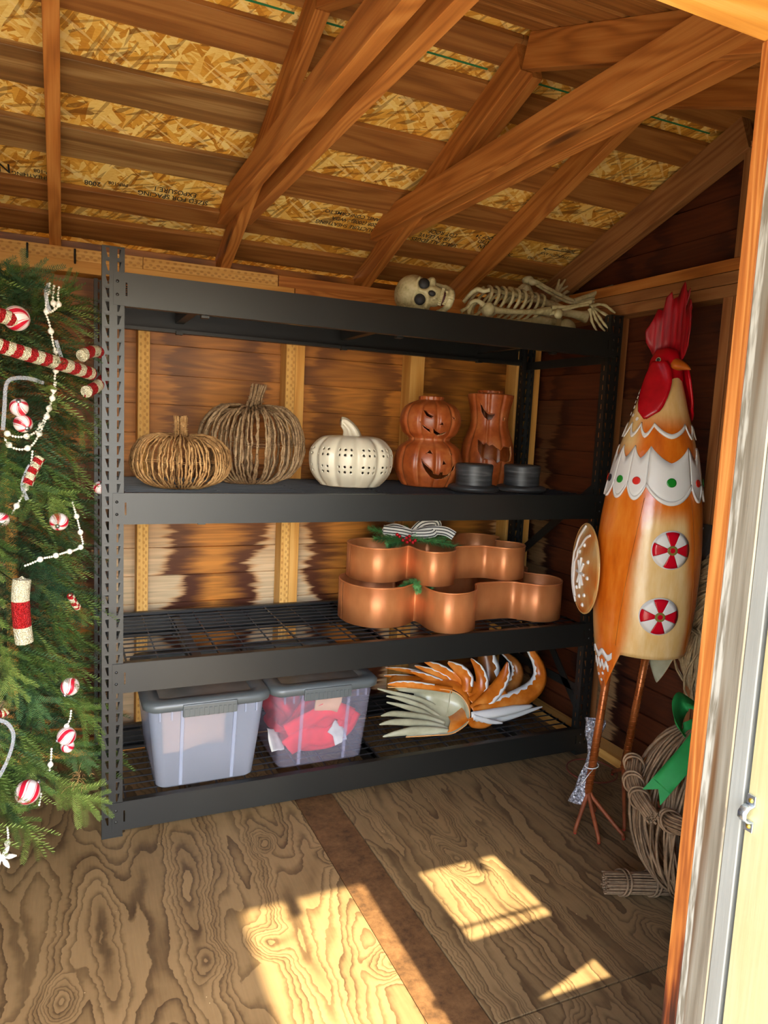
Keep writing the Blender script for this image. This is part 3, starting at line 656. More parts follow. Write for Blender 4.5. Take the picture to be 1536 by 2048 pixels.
def beam(zt, y, s):
    """stepped beam, s = +1 front (body runs towards +y), -1 rear"""
    xa, xb = .030, W-.030; zb_ = zt-BH; yo = y-s*.0035
    m = MB()
    ew = .055
    for x, fl in ((xa, 0), (xb-ew, 1)):
        h0 = [(.034, .028), (.039, .028), (.039, .066), (.034, .066)] if not fl else [(.016, .028), (.021, .028), (.021, .066), (.016, .066)]
        holed(m, (x, yo, zb_), (1, 0, 0), (0, 0, 1), ew, BH, h0)
    m.add([(xa+ew, yo, zb_), (xb-ew, yo, zb_), (xb-ew, yo, zt), (xa+ew, yo, zt)], [(0, 1, 2, 3)])
    prof = [(0, zt), (.020, zt), (.020, zt-.011), (.042, zt-.011)]
    x0, x1 = PW+.002, W-PW-.002
    o = [(x, yo+s*q[0], q[1]) for q in prof for x in (x0, x1)]
    m.add(o, [(0, 1, 3, 2), (2, 3, 5, 4), (4, 5, 7, 6)])
    prof = [(0, zb_), (.030, zb_), (.030, zb_+.012)]
    o = [(x, yo+s*q[0], q[1]) for q in prof for x in (x0, x1)]
    m.add(o, [(0, 1, 3, 2), (2, 3, 5, 4)])
    b = m.build('shelf_beam', M_steel, rack, merge=False, solid=.0022, offset=0)
    r = MB()
    for x in (xa+.0115, xb-.0115):
        for z in (zb_+.030, zb_+.068):
            M = Matrix.Translation((x, yo, z)) @ Matrix.Rotation(R(90)*s, 4, 'X')
            r.lathe([(0, .0032), (.0035, .0028), (.0048, .001), (.005, 0)], 10, M)
    stuff(r.build('rivets', M_steel, b, smooth=True))
for z in ZT:
    beam(z, 0, 1); beam(z, D, -1)
    for x in (.30, .97, 1.63):                     # front-to-back supports with their tabs
        m = MB(); m.box((x-.016, .038, z-.062), (x+.016, D-.038, z-.016))
        c = m.build('cross_support', M_steel, rack, bevel=.002)
        for y in (.034, D-.034):
            t = MB(); t.box((x-.012, y-.012, z-BH-.008), (x+.012, y+.012, z-BH+.006)); t.build('support_tab', M_steel, c)
        for x_, z_ in ():
            pass
def deck(z, xa, xb):
    m = MB(); y0, y1 = .024, D-.024; zt = z-.0035
    n = 13
    for k in range(n):
        y = y0+(y1-y0)*k/(n-1)
        m.bar((xa, y, zt), (xb, y, zt), .0042, .0042)
    k = 0; x = xa+.004
    while x < xb:
        th = .0062 if k % 3 == 0 else .004
        m.bar((x, y0, zt-.004), (x, y1, zt-.004), th, th); x += (xb-xa-.008)/9; k += 1
    m.bar((xb-.004, y0, zt-.004), (xb-.004, y1, zt-.004), .0062, .0062)
    return m.build('wire_deck', M_wire, rack)
for z in ZT:
    deck(z, PW+.008, W/2-.004); deck(z, W/2+.004, W-PW-.008)
for x in (.031, W-.031):                           # end braces
    for a, b in (((x, .02, 1.16), (x, D-.02, .74)), ((x, D-.02, .74), (x, .02, .16)), ((x, .02, .27), (x, D-.02, .27)), ((x, .02, 1.66), (x, D-.02, 1.66))):
        m = MB(); m.bar(a, b, .006, .036, up=(0, -.6, 1)); m.build('end_brace', M_steel, rack)
# ------------------------------------------------------------------ things on the rack
def profile(pts, n=24):          # smooth curve through (r, z) points
    P = [Vector((a, b, 0)) for a, b in pts]; out = []
    for i in range(len(P)-1):
        p0, p1, p2, p3 = P[max(i-1, 0)], P[i], P[i+1], P[min(i+2, len(P)-1)]
        for k in range(n):
            t = k/n
            out.append(.5*((2*p1)+(p2-p0)*t+(2*p0-5*p1+4*p2-p3)*t*t+(3*p1-p0-3*p2+p3)*t**3))
    out.append(P[-1]); return out
def spline(pts, n=6, closed=False):
    P = [Vector(p) for p in pts]; out = []; m = len(P)
    for i in range(m if closed else m-1):
        if closed: p0, p1, p2, p3 = P[i-1], P[i], P[(i+1) % m], P[(i+2) % m]
        else: p0, p1, p2, p3 = P[max(i-1, 0)], P[i], P[i+1], P[min(i+2, m-1)]
        for k in range(n):
            t = k/n
            out.append(.5*((2*p1)+(p2-p0)*t+(2*p0-5*p1+4*p2-p3)*t*t+(3*p1-p0-3*p2+p3)*t**3))
    if not closed: out.append(P[-1])
    return out
def inpoly(x, y, poly):
    c = False; j = len(poly)-1
    for i in range(len(poly)):
        xi, yi = poly[i]; xj, yj = poly[j]
        if (yi > y) != (yj > y) and x < (xj-xi)*(y-yi)/(yj-yi)+xi: c = not c
        j = i
    return c

# ---- twig pumpkins
def twig_mat(name, a, b, c):
    n = NT(name, .8, 0, .2); v = n.coord('Object')
    f = n.noise(v, 60, 3, .6); k = n.noise(v, 190, 2); big = n.noise(v, 9, 2)
    col = n.ramp(n.math('ADD', n.math('MULTIPLY', f, .65), n.math('MULTIPLY', big, .4)), [(.3, a), (.52, b), (.75, c)])
    return n.color(n.mix(n.smooth(k, .62, .70), col, tuple(x*.3 for x in a)))
M_tw1 = twig_mat('tan_twig_bark', sr(104,72,40), sr(178,134,84), sr(214,174,118))
M_tw2 = twig_mat('grey_twig_bark', sr(84,64,46), sr(154,124,90), sr(196,168,130))
def twig_pumpkin(loc, Rr, h, ht, n, mat, lab, tr, lean, rnd):
    random.seed(rnd)
    t = thing('twig_pumpkin', lab, 'pumpkin', loc, (0, 0, 0), 'twig pumpkins on the second shelf')
    m = MB()
    for k in range(n):
        a = 2*math.pi*(k+random.uniform(-.6, .6))/n; rr = Rr*(1+.045*math.cos(a*7))*random.uniform(.93, 1.02); pts = []; rad = []
        a1 = random.uniform(-.10, .10); N = 25; hz = h*random.uniform(.94, 1.04)
        for i in range(N):
            q = i/(N-1); ph = math.pi*(.04+.90*q)
            r = rr*abs(math.sin(ph))**.72; z = hz/2+hz/2*math.copysign(abs(math.cos(ph))**.85, math.cos(ph))
            if q < .12: z -= .012*(1-q/.12)
            aa = a+a1*q+random.uniform(-.013, .013)
            pts.append((r*math.cos(aa)+random.uniform(-.002, .002), r*math.sin(aa)+random.uniform(-.002, .002), max(tr, z)))
            rad.append(tr*random.uniform(.7, 1.2)*(1.5 if random.random() < .22 else 1))
        m.tube(pts, rad, 6)
    for zz in (h*.5, h*.53): m.tube([(Rr*.995*math.cos(a), Rr*.995*math.sin(a), zz+.003*math.sin(5*a)) for a in [i*math.pi/24 for i in range(48)]], .0008, 4, closed=True)
    stuff(m.build('twigs', mat, t, smooth=True))
    s = MB(); z0 = h-.02
    for k in range(26):
        a = random.uniform(0, 6.3); r = .021*math.sqrt(random.random())*Rr/.16
        L = ht-z0; e = random.uniform(.9, 1.0)
        s.tube([(r*1.4*math.cos(a), r*1.4*math.sin(a), z0), (r*math.cos(a)+lean*.5, r*math.sin(a), z0+L*.5), (r*1.25*math.cos(a)+lean, r*1.25*math.sin(a), z0+L*e)], .0032, 5)
    for zz in (z0+.03, z0+.036, z0+.05):
        s.tube([(.026*Rr/.16*math.cos(q*.3)+lean*(zz-z0)/(ht-z0), .026*Rr/.16*math.sin(q*.3), zz) for q in range(21)], .0012, 4, closed=True)
    stuff(s.build('stem', mat, t, smooth=True))
    return t
Z2 = ZT[1]
twig_pumpkin((.255, .19, Z2), .160, .183, .243, 86, M_tw1, 'smaller squat pumpkin of tan twigs, in front of the taller twig pumpkin', .0027, -.002, 3)
twig_pumpkin((.548, .395, Z2), .193, .295, .375, 80, M_tw2, 'larger round pumpkin of grey twigs with tall bundled stem', .0038, .022, 5)

# ---- white pierced pumpkin
M_cer = plain('white_ceramic', sr(226,216,190), .28, var=.04, scale=8)
def pierced():
    t = thing('white_pumpkin', 'white ceramic pumpkin pierced with rows of round holes', 'pumpkin', (.925, .33, Z2))
    pr = profile([(.001, .186), (.05, .196), (.115, .188), (.158, .148), (.166, .10), (.155, .05), (.125, .012), (.10, 0), (.001, .0)], 10)
    def fn(r, z, a):
        k = 1-.075*(abs(math.cos(a*5.5+.3))**6)*min(1, r/.08); return r*k, z
    holes = []
    for z in (.146, .126, .082, .062):
        for j in range(44):
            a = j*2*math.pi/44+.07
            if abs(math.cos(a*5.5+.3)) < .9: holes.append((a, z))
    m = MB(); seg = 352; P = profile([(.001, .186), (.05, .196), (.115, .188), (.158, .148), (.166, .10), (.155, .05), (.125, .012), (.10, 0), (.001, .0)], 14)
    m.lathe([(p.x, p.y) for p in P], seg, fn=fn)
    keep = []
    for f in m.f:
        c = sum((Vector(m.v[i]) for i in f), Vector())/len(f); a = math.atan2(c.y, c.x) % (2*math.pi); bad = False
        if .05 < c.z < .16:
            for ha, hz in holes:
                da = (a-ha+math.pi) % (2*math.pi)-math.pi
                if (da*.16)**2+(c.z-hz)**2 < .0046**2: bad = True; break
        if not bad: keep.append(f)
    gone = set(i for f in m.f for i in f)-set(); kept = set(i for f in keep for i in f); dead = set(i for f in set(m.f)-set(keep) for i in f); edge = kept & dead
    for i in edge:
        p = Vector(m.v[i]); a = math.atan2(p.y, p.x); r = math.hypot(p.x, p.y)
        for ha, hz in holes:
            da = ((a-ha+math.pi) % (2*math.pi)-math.pi)*.16; dz = p.z-hz; q = math.hypot(da, dz)
            if .001 < q < .0085:
                a2 = ha+da/q*.0046/.16; m.v[i] = (r*math.cos(a2), r*math.sin(a2), hz+dz/q*.0046); break
    m.f = keep; m.mi = [0]*len(keep)
    m.build('body', M_cer, t, smooth=True, merge=True, solid=.004, offset=-1)
    s = MB(); pts = spline([(0, 0, .180), (-.004, -.002, .205), (-.016, -.004, .228), (-.036, -.006, .246), (-.048, -.007, .248)], 6)
    n = len(pts); o = len(s.v); sg = 24
    u = Vector((0, 1, 0))
    for i, p in enumerate(pts):
        q = i/(n-1); r = (.032*(1-q)**1.8+.0125+.004*q)
        T = (pts[min(i+1, n-1)]-pts[max(i-1, 0)]).normalized(); b = T.cross(u).normalized()
        for k in range(sg):
            a = 2*math.pi*k/sg; rr = r*(1-.16*math.cos(6*a)); s.v.append(tuple(p+(u*math.cos(a)+b*math.sin(a))*rr))
    for i in range(n-1):
        for k in range(sg): s.quad(o+i*sg+k, o+i*sg+(k+1) % sg, o+(i+1)*sg+(k+1) % sg, o+(i+1)*sg+k)
    s.quad(*[o+(n-1)*sg+k for k in range(sg)])
    s.build('stem', M_cer, t, smooth=True)
pierced()

# ---- terracotta jack-o-lanterns
def terra():
    n = NT('glazed_terracotta', .34, 0, .6); v = n.coord('Object')
    a = n.noise(v, 11, 4, .6); b = n.noise(v, 55, 3)
    c = n.ramp(n.math('ADD', n.math('MULTIPLY', a, .7), n.math('MULTIPLY', b, .3)), [(.3, sr(116,50,18)), (.5, sr(164,80,34)), (.72, sr(192,116,62))])
    n.bump(b, .2, .001)
    pt = n.n('ShaderNodeNewGeometry').outputs['Pointiness']
    return n.color(n.mix(n.math('MULTIPLY', n.smooth(pt, .495, .46), .6), c, sr(196,140,92)))
M_ter = terra()
M_carve = plain('carved_terracotta_edge', sr(206,150,96), .7)
def carved(t, prof, cam, cx, polys, zmap, hw, ribs, depth, wall, seg=420, n=16):
    """lathe with carved-out face: polys in picture units mapped to angle and height"""
    P = profile(prof, n)
    fn = lambda r, z, a: (r*(1-depth*abs(math.cos(a*ribs/2+.5))**14*min(1, r/.05)), z)
    m = MB(); m.lathe([(p.x, p.y) for p in P], seg, fn=fn)
    pp = []
    for poly in polys:
        q = []
        for x, y in poly:
            z = zmap(y); q.append((math.asin(max(-.99, min(.99, (x-cx)/hw(y)))), z))
        pp.append((q, min(a for a, b in q), max(a for a, b in q), min(b for a, b in q), max(b for a, b in q)))
    keep = []
    for f in m.f:
        c = sum((Vector(m.v[i]) for i in f), Vector())/len(f)
        a = (math.atan2(c.y, c.x)-cam+math.pi) % (2*math.pi)-math.pi; bad = False
        for q, a0, a1, z0, z1 in pp:
            if a0 <= a <= a1 and z0 <= c.z <= z1 and inpoly(a, c.z, q): bad = True; break
        if not bad: keep.append(f)
    m.f = keep; m.mi = [0]*len(keep)
    o = m.build('body', [M_ter, M_carve], t, smooth=True, merge=True, solid=wall, offset=-1)
    o.modifiers['solid'].material_offset_rim = 1
    # raised lips round the cuts
    l = MB()
    for q, *_ in pp:
        ring = []
        for i in range(len(q)):
            for k in range(4):
                a = q[i][0]+(q[(i+1) % len(q)][0]-q[i][0])*k/4; z = q[i][1]+(q[(i+1) % len(q)][1]-q[i][1])*k/4
                j = min(range(len(P)), key=lambda j: abs(P[j].y-z)); rr, _z = fn(P[j].x, z, a+cam)
                ring.append((rr*math.cos(a+cam), rr*math.sin(a+cam), z))
        l.tube(ring, .0022, 5, closed=True)
    stuff(l.build('carved_rim', M_ter, t, smooth=True))
t = thing('stacked_jack_o_lantern', 'terracotta lantern of two stacked jack-o-lantern pumpkins', 'jack-o-lantern', (1.283, .36, Z2), group='terracotta jack-o-lanterns')
carved(t, [(.001, .006), (.09, .0), (.118, .02), (.142, .085), (.128, .155), (.085, .192), (.112, .222), (.127, .272), (.108, .325), (.060, .352), (.052, .353), (.052, .368), (.040, .368), (.040, .350)],
       R(242.3), 858, [
    [(845,915),(850,922),(858,929),(868,937),(871,943),(880,945),(882,939),(888,939),(889,945),(896,944),(903,936),(911,922),(909,936),(902,947),(890,954),(876,955),(864,950),(853,938),(847,926)],
    [(853,904),(861,896),(868,905)], [(884,926),(887,914),(893,924)], [(900,898),(909,904),(903,908)],
    [(841,821),(848,822),(855,829),(864,833),(860,838),(850,834)], [(901,832),(907,834),(906,840)], [(876,850),(882,843),(885,851)],
    [(835,844),(843,850),(852,857),(858,859),(861,868),(854,864),(846,858)], [(864,856),(872,862),(881,867),(892,862),(895,864),(888,871),(876,873),(866,867)]],
    lambda y: .192*(973-y)/95 if y > 878 else .192+.165*(882-y)/84, lambda y: 67 if y > 880 else 61, 11, .055, .007)
t = thing('tall_jack_o_lantern', 'tall waisted terracotta jack-o-lantern with big jagged mouth', 'jack-o-lantern', (1.60, .41, Z2), group='terracotta jack-o-lanterns')
carved(t, [(.001, .006), (.085, .0), (.105, .03), (.118, .11), (.108, .19), (.084, .26), (.085, .32), (.100, .385), (.094, .398), (.060, .399), (.058, .412), (.046, .412), (.046, .39)],
       R(237.8), 975, [
    [(955,811),(959,815),(963,822),(968,828),(975,832),(985,831),(986,834),(980,842),(972,844),(964,839),(957,828)],
    [(1003,838),(1009,837),(1008,845),(1004,844)],
    [(953,881),(960,886),(967,892),(973,889),(978,894),(984,891),(992,897),(1000,902),(1008,894),(1016,896),(1020,892),(1021,910),(1018,924),(1010,926),(1004,924),(994,928),(984,920),(978,922),(966,919),(957,905)]],
    lambda y: .412*(977-y)/192, lambda y: 51 if y > 880 else 42, 9, .055, .008)

# ---- the two black hats
M_hat = NT('black_glazed_clay', .45, 0, .5)
_v = M_hat.coord('Object'); M_hat = M_hat.color(M_hat.ramp(M_hat.noise(M_hat.map(_v, (6, 6, 70)), 1, 3), [(.35, sr(36,37,38)), (.58, sr(60,61,62)), (.75, sr(120,120,118))]))
for loc, rz, lab in (((1.385, .155, Z2), .3, 'black ceramic top hat in front of the terracotta lanterns, left of the pair'), ((1.612, .155, Z2), 1.9, 'black ceramic top hat nearest the right rack post')):
    t = thing('black_hat', lab, 'hat', loc, (0, 0, rz), 'black ceramic hats')
    b = MB(); b.lathe([(.001, .002), (.088, 0), (.101, .006), (.1025, .014), (.097, .022), (.085, .0255), (.070, .026)], 48); b.build('brim', M_hat, t, smooth=True)
    c = MB(); c.lathe([(.0725, .022), (.0715, .06), (.0745, .098), (.0735, .105), (.068, .109), (.001, .110)], 48); c.build('crown', M_hat, t, smooth=True)

# ---- copper gingerbread-man trays
def copper(brushed=False):
    n = NT('brushed_copper_paint', .34, .4, .6); v = n.coord('Object')
    a = n.noise(v, 7, 3); b = n.noise(n.map(v, (6, 6, 3)), 3, 3)
    n.l(n.math('ADD', .30, n.math('MULTIPLY', a, .16)), n.b.inputs['Roughness'])
    if brushed:
        tg = n.n('ShaderNodeTangent'); tg.direction_type = 'UV_MAP'; tg.uv_map = 'uv'; n.l(tg.outputs[0], n.b.inputs['Tangent'])
        n.b.inputs['Anisotropic'].default_value = .9; n.b.inputs['Anisotropic Rotation'].default_value = 0.25
    return n.color(n.ramp(b, [(.3, sr(208,126,72)), (.7, sr(226,146,88))]))
M_cop = copper(); M_copw = copper(True)
HALF = [(0, 0), (.012, -.075), (.055, -.135), (.115, -.162), (.185, -.155), (.245, -.118), (.272, -.098), (.282, -.130), (.276, -.205), (.290, -.265), (.335, -.300), (.40, -.298), (.455, -.262), (.490, -.205), (.520, -.160), (.60, -.150), (.685, -.158), (.725, -.195), (.775, -.242), (.84, -.250), (.905, -.215), (.945, -.150), (.940, -.085), (.890, -.035), (.868, 0)]
def tray(loc, rz, s, h, lab, tilt=(0, 0)):
    t = thing('gingerbread_tray', lab, 'tray', loc, (tilt[0], tilt[1], rz), 'copper gingerbread-man trays')
    pts = HALF + [(x, -y) for x, y in HALF[-2:0:-1]]
    ring = [Vector((p.x*s, p.y*s, 0)) for p in spline([(x, y, 0) for x, y in pts], 8, True)]
    n = len(ring); m = MB()
    rows = [[(p.x, p.y, z) for p in ring]+[(ring[0].x, ring[0].y, z)] for z in (0, h)]
    m.grid(rows); wl_ = m.build('wall', M_copw, t, smooth=True, solid=.004, offset=0); uv = wl_.data.uv_layers.new(name='uv')
    for li, lp in enumerate(wl_.data.loops): uv.data[li].uv = ((lp.vertex_index % (n+1))/n, lp.vertex_index//(n+1))
    b = MB(); b.add([(p.x*.997, p.y*.997, .004) for p in ring], [tuple(range(n))]); b.build('base', M_cop, t)
    r = MB(); r.tube([(p.x, p.y, h) for p in ring], .0035, 6, closed=True); r.build('rolled_rim', M_cop, t, smooth=True)
    return t
TZ = ZT[2]
tray((.908, .312, TZ), 0, 1, .155, 'larger lower copper gingerbread-man tray resting on the wire shelf')
tray((.955, .365, TZ+.159), .0, .80, .135, 'smaller copper gingerbread-man tray stacked on the larger one')

# ---- evergreen picks
M_fir = plain('artificial_fir_green', sr(92,150,80), .6, var=.35, scale=60)
M_ber = plain('red_berry', sr(190,20,26), .25)
def fir(m, a, b, r, n):
    a, b = Vector(a), Vector(b); d = b-a
    m.tube([a, b], .0012, 4)
    for i in range(n):
        q = random.random(); p = a+d*q; T = d.normalized(); u = T.orthogonal().normalized(); v = T.cross(u); an = random.uniform(0, 6.3)
        rad = (u*math.cos(an)+v*math.sin(an)); L = r*random.uniform(.7, 1.1)*(1 if q < .85 else .7)
        tip = p+rad*L*.85+T*L*.6; sd = T.cross(rad)*.0013
        m.add([p-sd, p+sd, tip+sd*.4, tip-sd*.4], [(0, 1, 2, 3)])
random.seed(11)
t = thing('evergreen_pick', 'artificial evergreen pick with berries and a striped bow, on the upper tray', 'decoration', (0, 0, 0))
zt = TZ+.159+.135
m = MB()
for a, b in (((1.215,.40,zt+.012),(1.075,.40,zt+.015)), ((1.19,.44,zt+.018),(1.085,.49,zt+.045)), ((1.20,.38,zt+.004),(1.12,.36,zt-.004)), ((1.21,.39,zt+.012),(1.38,.31,zt+.010)), ((1.24,.40,zt+.016),(1.40,.36,zt+.020)), ((1.28,.36,zt+.012),(1.42,.27,zt-.010)), ((1.22,.43,zt+.02),(1.26,.50,zt+.035))):
    fir(m, a, b, .027, 420)
stuff(m.build('fir_sprigs', M_fir, t))
for p in ((1.185,.36,zt+.012),(1.20,.355,zt+.022),(1.213,.35,zt+.013),(1.198,.345,zt+.006),(1.225,.345,zt+.004),(1.165,.375,zt+.034),(1.175,.372,zt+.026),(1.215,.36,zt+.028),(1.235,.345,zt+.012)):
    b = MB(); b.ball(p, .0072, 10, 8); b.build('berry', M_ber, t, smooth=True)
def plaid():
    n = NT('black_and_white_ribbon', .8, 0, .2); x, y, z = n.sep(n.n('ShaderNodeTexCoord').outputs['UV'])
    s = n.smooth(n.math('ABSOLUTE', n.math('SINE', n.math('MULTIPLY', y, 9.4))), .75, .95)
    return n.color(n.mix(s, sr(226,222,212), sr(46,46,48)))
M_pl = plaid()
def ribbon(name, pts, w, mat, parent, up=(0, 0, 1), n=5, wfn=None, solid=.0008):
    P = spline(pts, n); rows = []; m = MB(); up = Vector(up)
    for i, p in enumerate(P):
        T = (P[min(i+1, len(P)-1)]-P[max(i-1, 0)]).normalized(); s = T.cross(up)
        s = s.normalized() if s.length > .05 else Vector((1, 0, 0)); ww = w*(wfn(i/(len(P)-1)) if wfn else 1)
        rows.append([p+s*ww*(k/4-.5)*1.0+T.cross(s)*.06*w*math.sin(k*2.2+i*.5) for k in range(5)])
    m.grid(rows); o = m.build(name, mat, parent, smooth=True, solid=solid)
    uv = o.data.uv_layers.new(name='uv'); N = len(P)
    for poly in o.data.polygons:
        for li in poly.loop_indices:
            vi = o.data.loops[li].vertex_index; uv.data[li].uv = ((vi//5)/max(1, N-1), (vi % 5)/4)
    return o
c = Vector((1.245, .40, zt+.03))
for pts, up in (([c, c+Vector((-.06,.03,.022)), c+Vector((-.10,.05,.010)), c+Vector((-.06,.01,-.003)), c], (-.45,-.85,.3)), ([c, c+Vector((.05,0,.045)), c+Vector((.105,-.02,.050)), c+Vector((.075,-.05,.012)), c], (-.45,-.85,.3)),
               ([c, c+Vector((.06,-.03,.02)), c+Vector((.12,-.07,.022)), c+Vector((.155,-.09,.004))], (-.45,-.85,.3)), ([c, c+Vector((-.05,.0,.012)), c+Vector((-.12,.03,.018))], (-.45,-.85,.3))):
    ribbon('bow_loop', pts, .038, M_pl, t, up)
t = thing('small_fir_sprig', 'short evergreen sprig poking out between the two copper trays', 'decoration', (0, 0, 0))
m = MB(); zt = TZ+.157
for a, b in (((1.20,.225,zt+.01),(1.11,.19,zt-.008)), ((1.20,.22,zt+.006),(1.225,.165,zt-.012)), ((1.20,.22,zt+.004),(1.17,.17,zt-.022)), ((1.21,.225,zt+.01),(1.225,.20,zt+.045)), ((1.19,.21,zt+.012),(1.16,.16,zt+.0))):
    fir(m, a, b, .022, 300)
stuff(m.build('fir_sprigs', M_fir, t))

# ---- storage bins
def frosted(name, c, a):
    n = NT(name, .25, 0, .5)
    n.b.inputs['Base Color'].default_value = (*c, 1)
    tr = n.n('ShaderNodeBsdfTransparent'); tr.inputs[0].default_value = (.93, .95, 1, 1)
    tl = n.n('ShaderNodeBsdfTranslucent'); tl.inputs[0].default_value = (*c, 1)
    m1 = n.n('ShaderNodeMixShader'); m1.inputs[0].default_value = .3; n.l(n.b.outputs[0], m1.inputs[1]); n.l(tl.outputs[0], m1.inputs[2])
    m2 = n.n('ShaderNodeMixShader'); m2.inputs[0].default_value = a; n.l(tr.outputs[0], m2.inputs[1]); n.l(m1.outputs[0], m2.inputs[2])
    n.l(m2.outputs[0], n.o.inputs[0]); return n.m
M_fr1 = frosted('frosted_plastic', (.56, .61, .72), .44)
M_fr2 = frosted('clear_lilac_plastic', (.66, .65, .80), .21)
M_lid = plain('grey_lid_plastic', sr(82,88,88), .35)
M_lidc = plain('clouded_lid_panel', sr(104,102,94), .3, var=.35, scale=14)
def rrect(x0, x1, y0, y1, r, n=6):
    out = []
    for cx, cy, a0 in ((x1-r, y0+r, -90), (x1-r, y1-r, 0), (x0+r, y1-r, 90), (x0+r, y0+r, 180)):
        for k in range(n+1):
            a = R(a0+90*k/n); out.append((cx+r*math.cos(a), cy+r*math.sin(a)))
    return out
def bin_(loc, w0, w1, d0, d1, h, mat, lab, rz):
    t = thing('storage_bin', lab, 'storage bin', loc, (0, 0, rz), 'plastic storage bins on the bottom shelf')
    a = rrect(-w0/2, w0/2, 0, d0, .03); e = (d1-d0)/2; b = rrect(-w1/2, w1/2, -e, d0+e, .035)
    m = MB(); n = len(a)
    rows = [[(*p, z) for p in q+[q[0]]] for q, z in ((rrect(-w0/2+.012, w0/2-.012, .012, d0-.012, .025), 0), (a, .012), ([(p[0]*.5+s[0]*.5, p[1]*.5+s[1]*.5) for p, s in zip(a, b)], h*.5), (b, h))]
    m.grid(rows); m.add([(*p, 0) for p in rrect(-w0/2+.012, w0/2-.012, .012, d0-.012, .025)], [tuple(range(n))[::-1]])
    m.build('tub', mat, t, smooth=True, merge=True)
    for x in (-.085, .085):                         # moulded ribs on the front
        q = MB(); q.bar((x*1.0, .004, .01), (x*1.02, -e-.005, h-.02), .012, .008, up=(0, 1, 0)); q.build('moulded_rib', mat, t, bevel=.002)
    for x in (-w1/2+.035, -.12, .12, w1/2-.035):
        q = MB(); q.box((x-.0025, -e-.006, h-.05), (x+.0025, -e+.004, h-.018)); q.build('stacking_lug', mat, t)
    q = MB(); q.grid([[(p[0], p[1], z) for p in r_+[r_[0]]] for r_, z in ((rrect(-w1/2-.004, w1/2+.004, -e-.004, d0+e+.004, .04), h-.022), (rrect(-w1/2-.016, w1/2+.016, -e-.016, d0+e+.016, .048), h-.014), (rrect(-w1/2-.018, w1/2+.018, -e-.018, d0+e+.018, .05), h+.004), (rrect(-w1/2-.008, w1/2+.008, -e-.008, d0+e+.008, .045), h+.014), (rrect(-w1/2+.03, w1/2-.03, -e+.03, d0+e-.03, .03), h+.012), (rrect(-w1/2+.04, w1/2-.04, -e+.04, d0+e-.04, .03), h+.002))])
    lid = q.build('lid', M_lid, t, smooth=True, merge=True)
    q = MB(); r_ = rrect(-w1/2+.04, w1/2-.04, -e+.04, d0+e-.04, .03); q.add([(*p, h+.002) for p in r_], [tuple(range(len(r_)))]); q.build('lid_panel', M_lidc, lid)
    q = MB(); q.box((-.088, -e-.024, h-.038), (.088, -e-.012, h+.004)); g = q.build('latch', M_lid, lid, bevel=.003)
    for k in range(11):
        q = MB(); x = -.078+.0156*k; q.box((x-.002, -e-.027, h-.035), (x+.002, -e-.022, h-.012)); q.build('latch_ridge', M_lid, g) if False else None
    q = MB()
    for k in range(11):
        x = -.078+.0156*k; q.box((x-.0045, -e-.0265, h-.036), (x+.0045, -e-.022, h-.010))
    stuff(q.build('grip_ridges', M_lid, g))
    return t, e
B1, _ = bin_((.331, .032, ZT[3]), .325, .385, .45, .52, .305, M_fr1, 'frosted empty-looking plastic bin with grey lid, left of the red-filled one', -.0)
B2, _ = bin_((.745, .042, ZT[3]), .325, .375, .45, .51, .305, M_fr2, 'clear plastic bin holding bunched red cloth under a grey lid', .0)
def cloth(name, c):
    n = NT(name, .85, 0, .2); v = n.coord('Object'); f = n.noise(v, 16, 3)
    return n.color(n.ramp(f, [(.3, tuple(q*.6 for q in c)), (.7, c)]))
M_red = cloth('red_cloth', sr(226,22,40)); M_wht = cloth('white_cloth', sr(214,210,200)); M_kraft = plain('brown_paper', sr(196,150,110), .8, var=.2, scale=10)
random.seed(21)
t = thing('red_garment', 'bunched red garment with white trim inside the clear bin', 'clothing', (.745, .26, ZT[3]+.012))
m = MB(); sg, rg = 64, 34
ph = [(random.uniform(0, 6.3), random.randint(3, 9), random.randint(2, 6)) for _ in range(7)]
rows = []
for i in range(rg+1):
    th = math.pi*(.02+.96*i/rg); row = []
    for k in range(sg+1):
        a = 2*math.pi*k/sg; f = 1+sum(.045*math.sin(p+u*a+v*th*2) for p, u, v in ph)
        cx = math.copysign(abs(math.cos(a))**.5, math.cos(a)); cy = math.copysign(abs(math.sin(a))**.5, math.sin(a))
        row.append((.140*cx*math.sin(th)**.6*min(f, 1.06), -.015+.178*cy*math.sin(th)**.6*min(f, 1.05), max(0, .09+.09*math.cos(th)*f+(.03*math.sin(3*a) if th < 1.2 else 0))))
    rows.append(row)
m.grid(rows); m.build('cloth', M_red, t, smooth=True, merge=True, subsurf=1)
def drape(parent, name, pts, w, mat): ribbon(name, pts, w, mat, parent, up=(.2, -1, .1), n=6)
drape(t, 'folded_sleeve', [(-.125,-.205,.06),(-.06,-.215,.10),(.02,-.21,.085),(.09,-.213,.12),(.13,-.205,.17)], .07, M_red)
drape(t, 'folded_sleeve', [(-.13,-.207,.12),(-.05,-.212,.16),(.03,-.213,.19),(.12,-.208,.15)], .06, M_red)
drape(t, 'white_trim', [(.035,-.219,.128),(.06,-.219,.105),(.075,-.219,.060)], .05, M_wht)
drape(t, 'white_trim', [(-.150,-.10,.09),(-.153,-.13,.07),(-.148,-.17,.04)], .05, M_wht)
drape(t, 'paper_tag', [(-.03,-.216,.235),(.03,-.216,.23),(.07,-.216,.215)], .08, M_kraft)
t = thing('paper_packet', 'pale brown paper packet seen through the frosted bin', 'packet', (.335, .30, ZT[3]+.012))
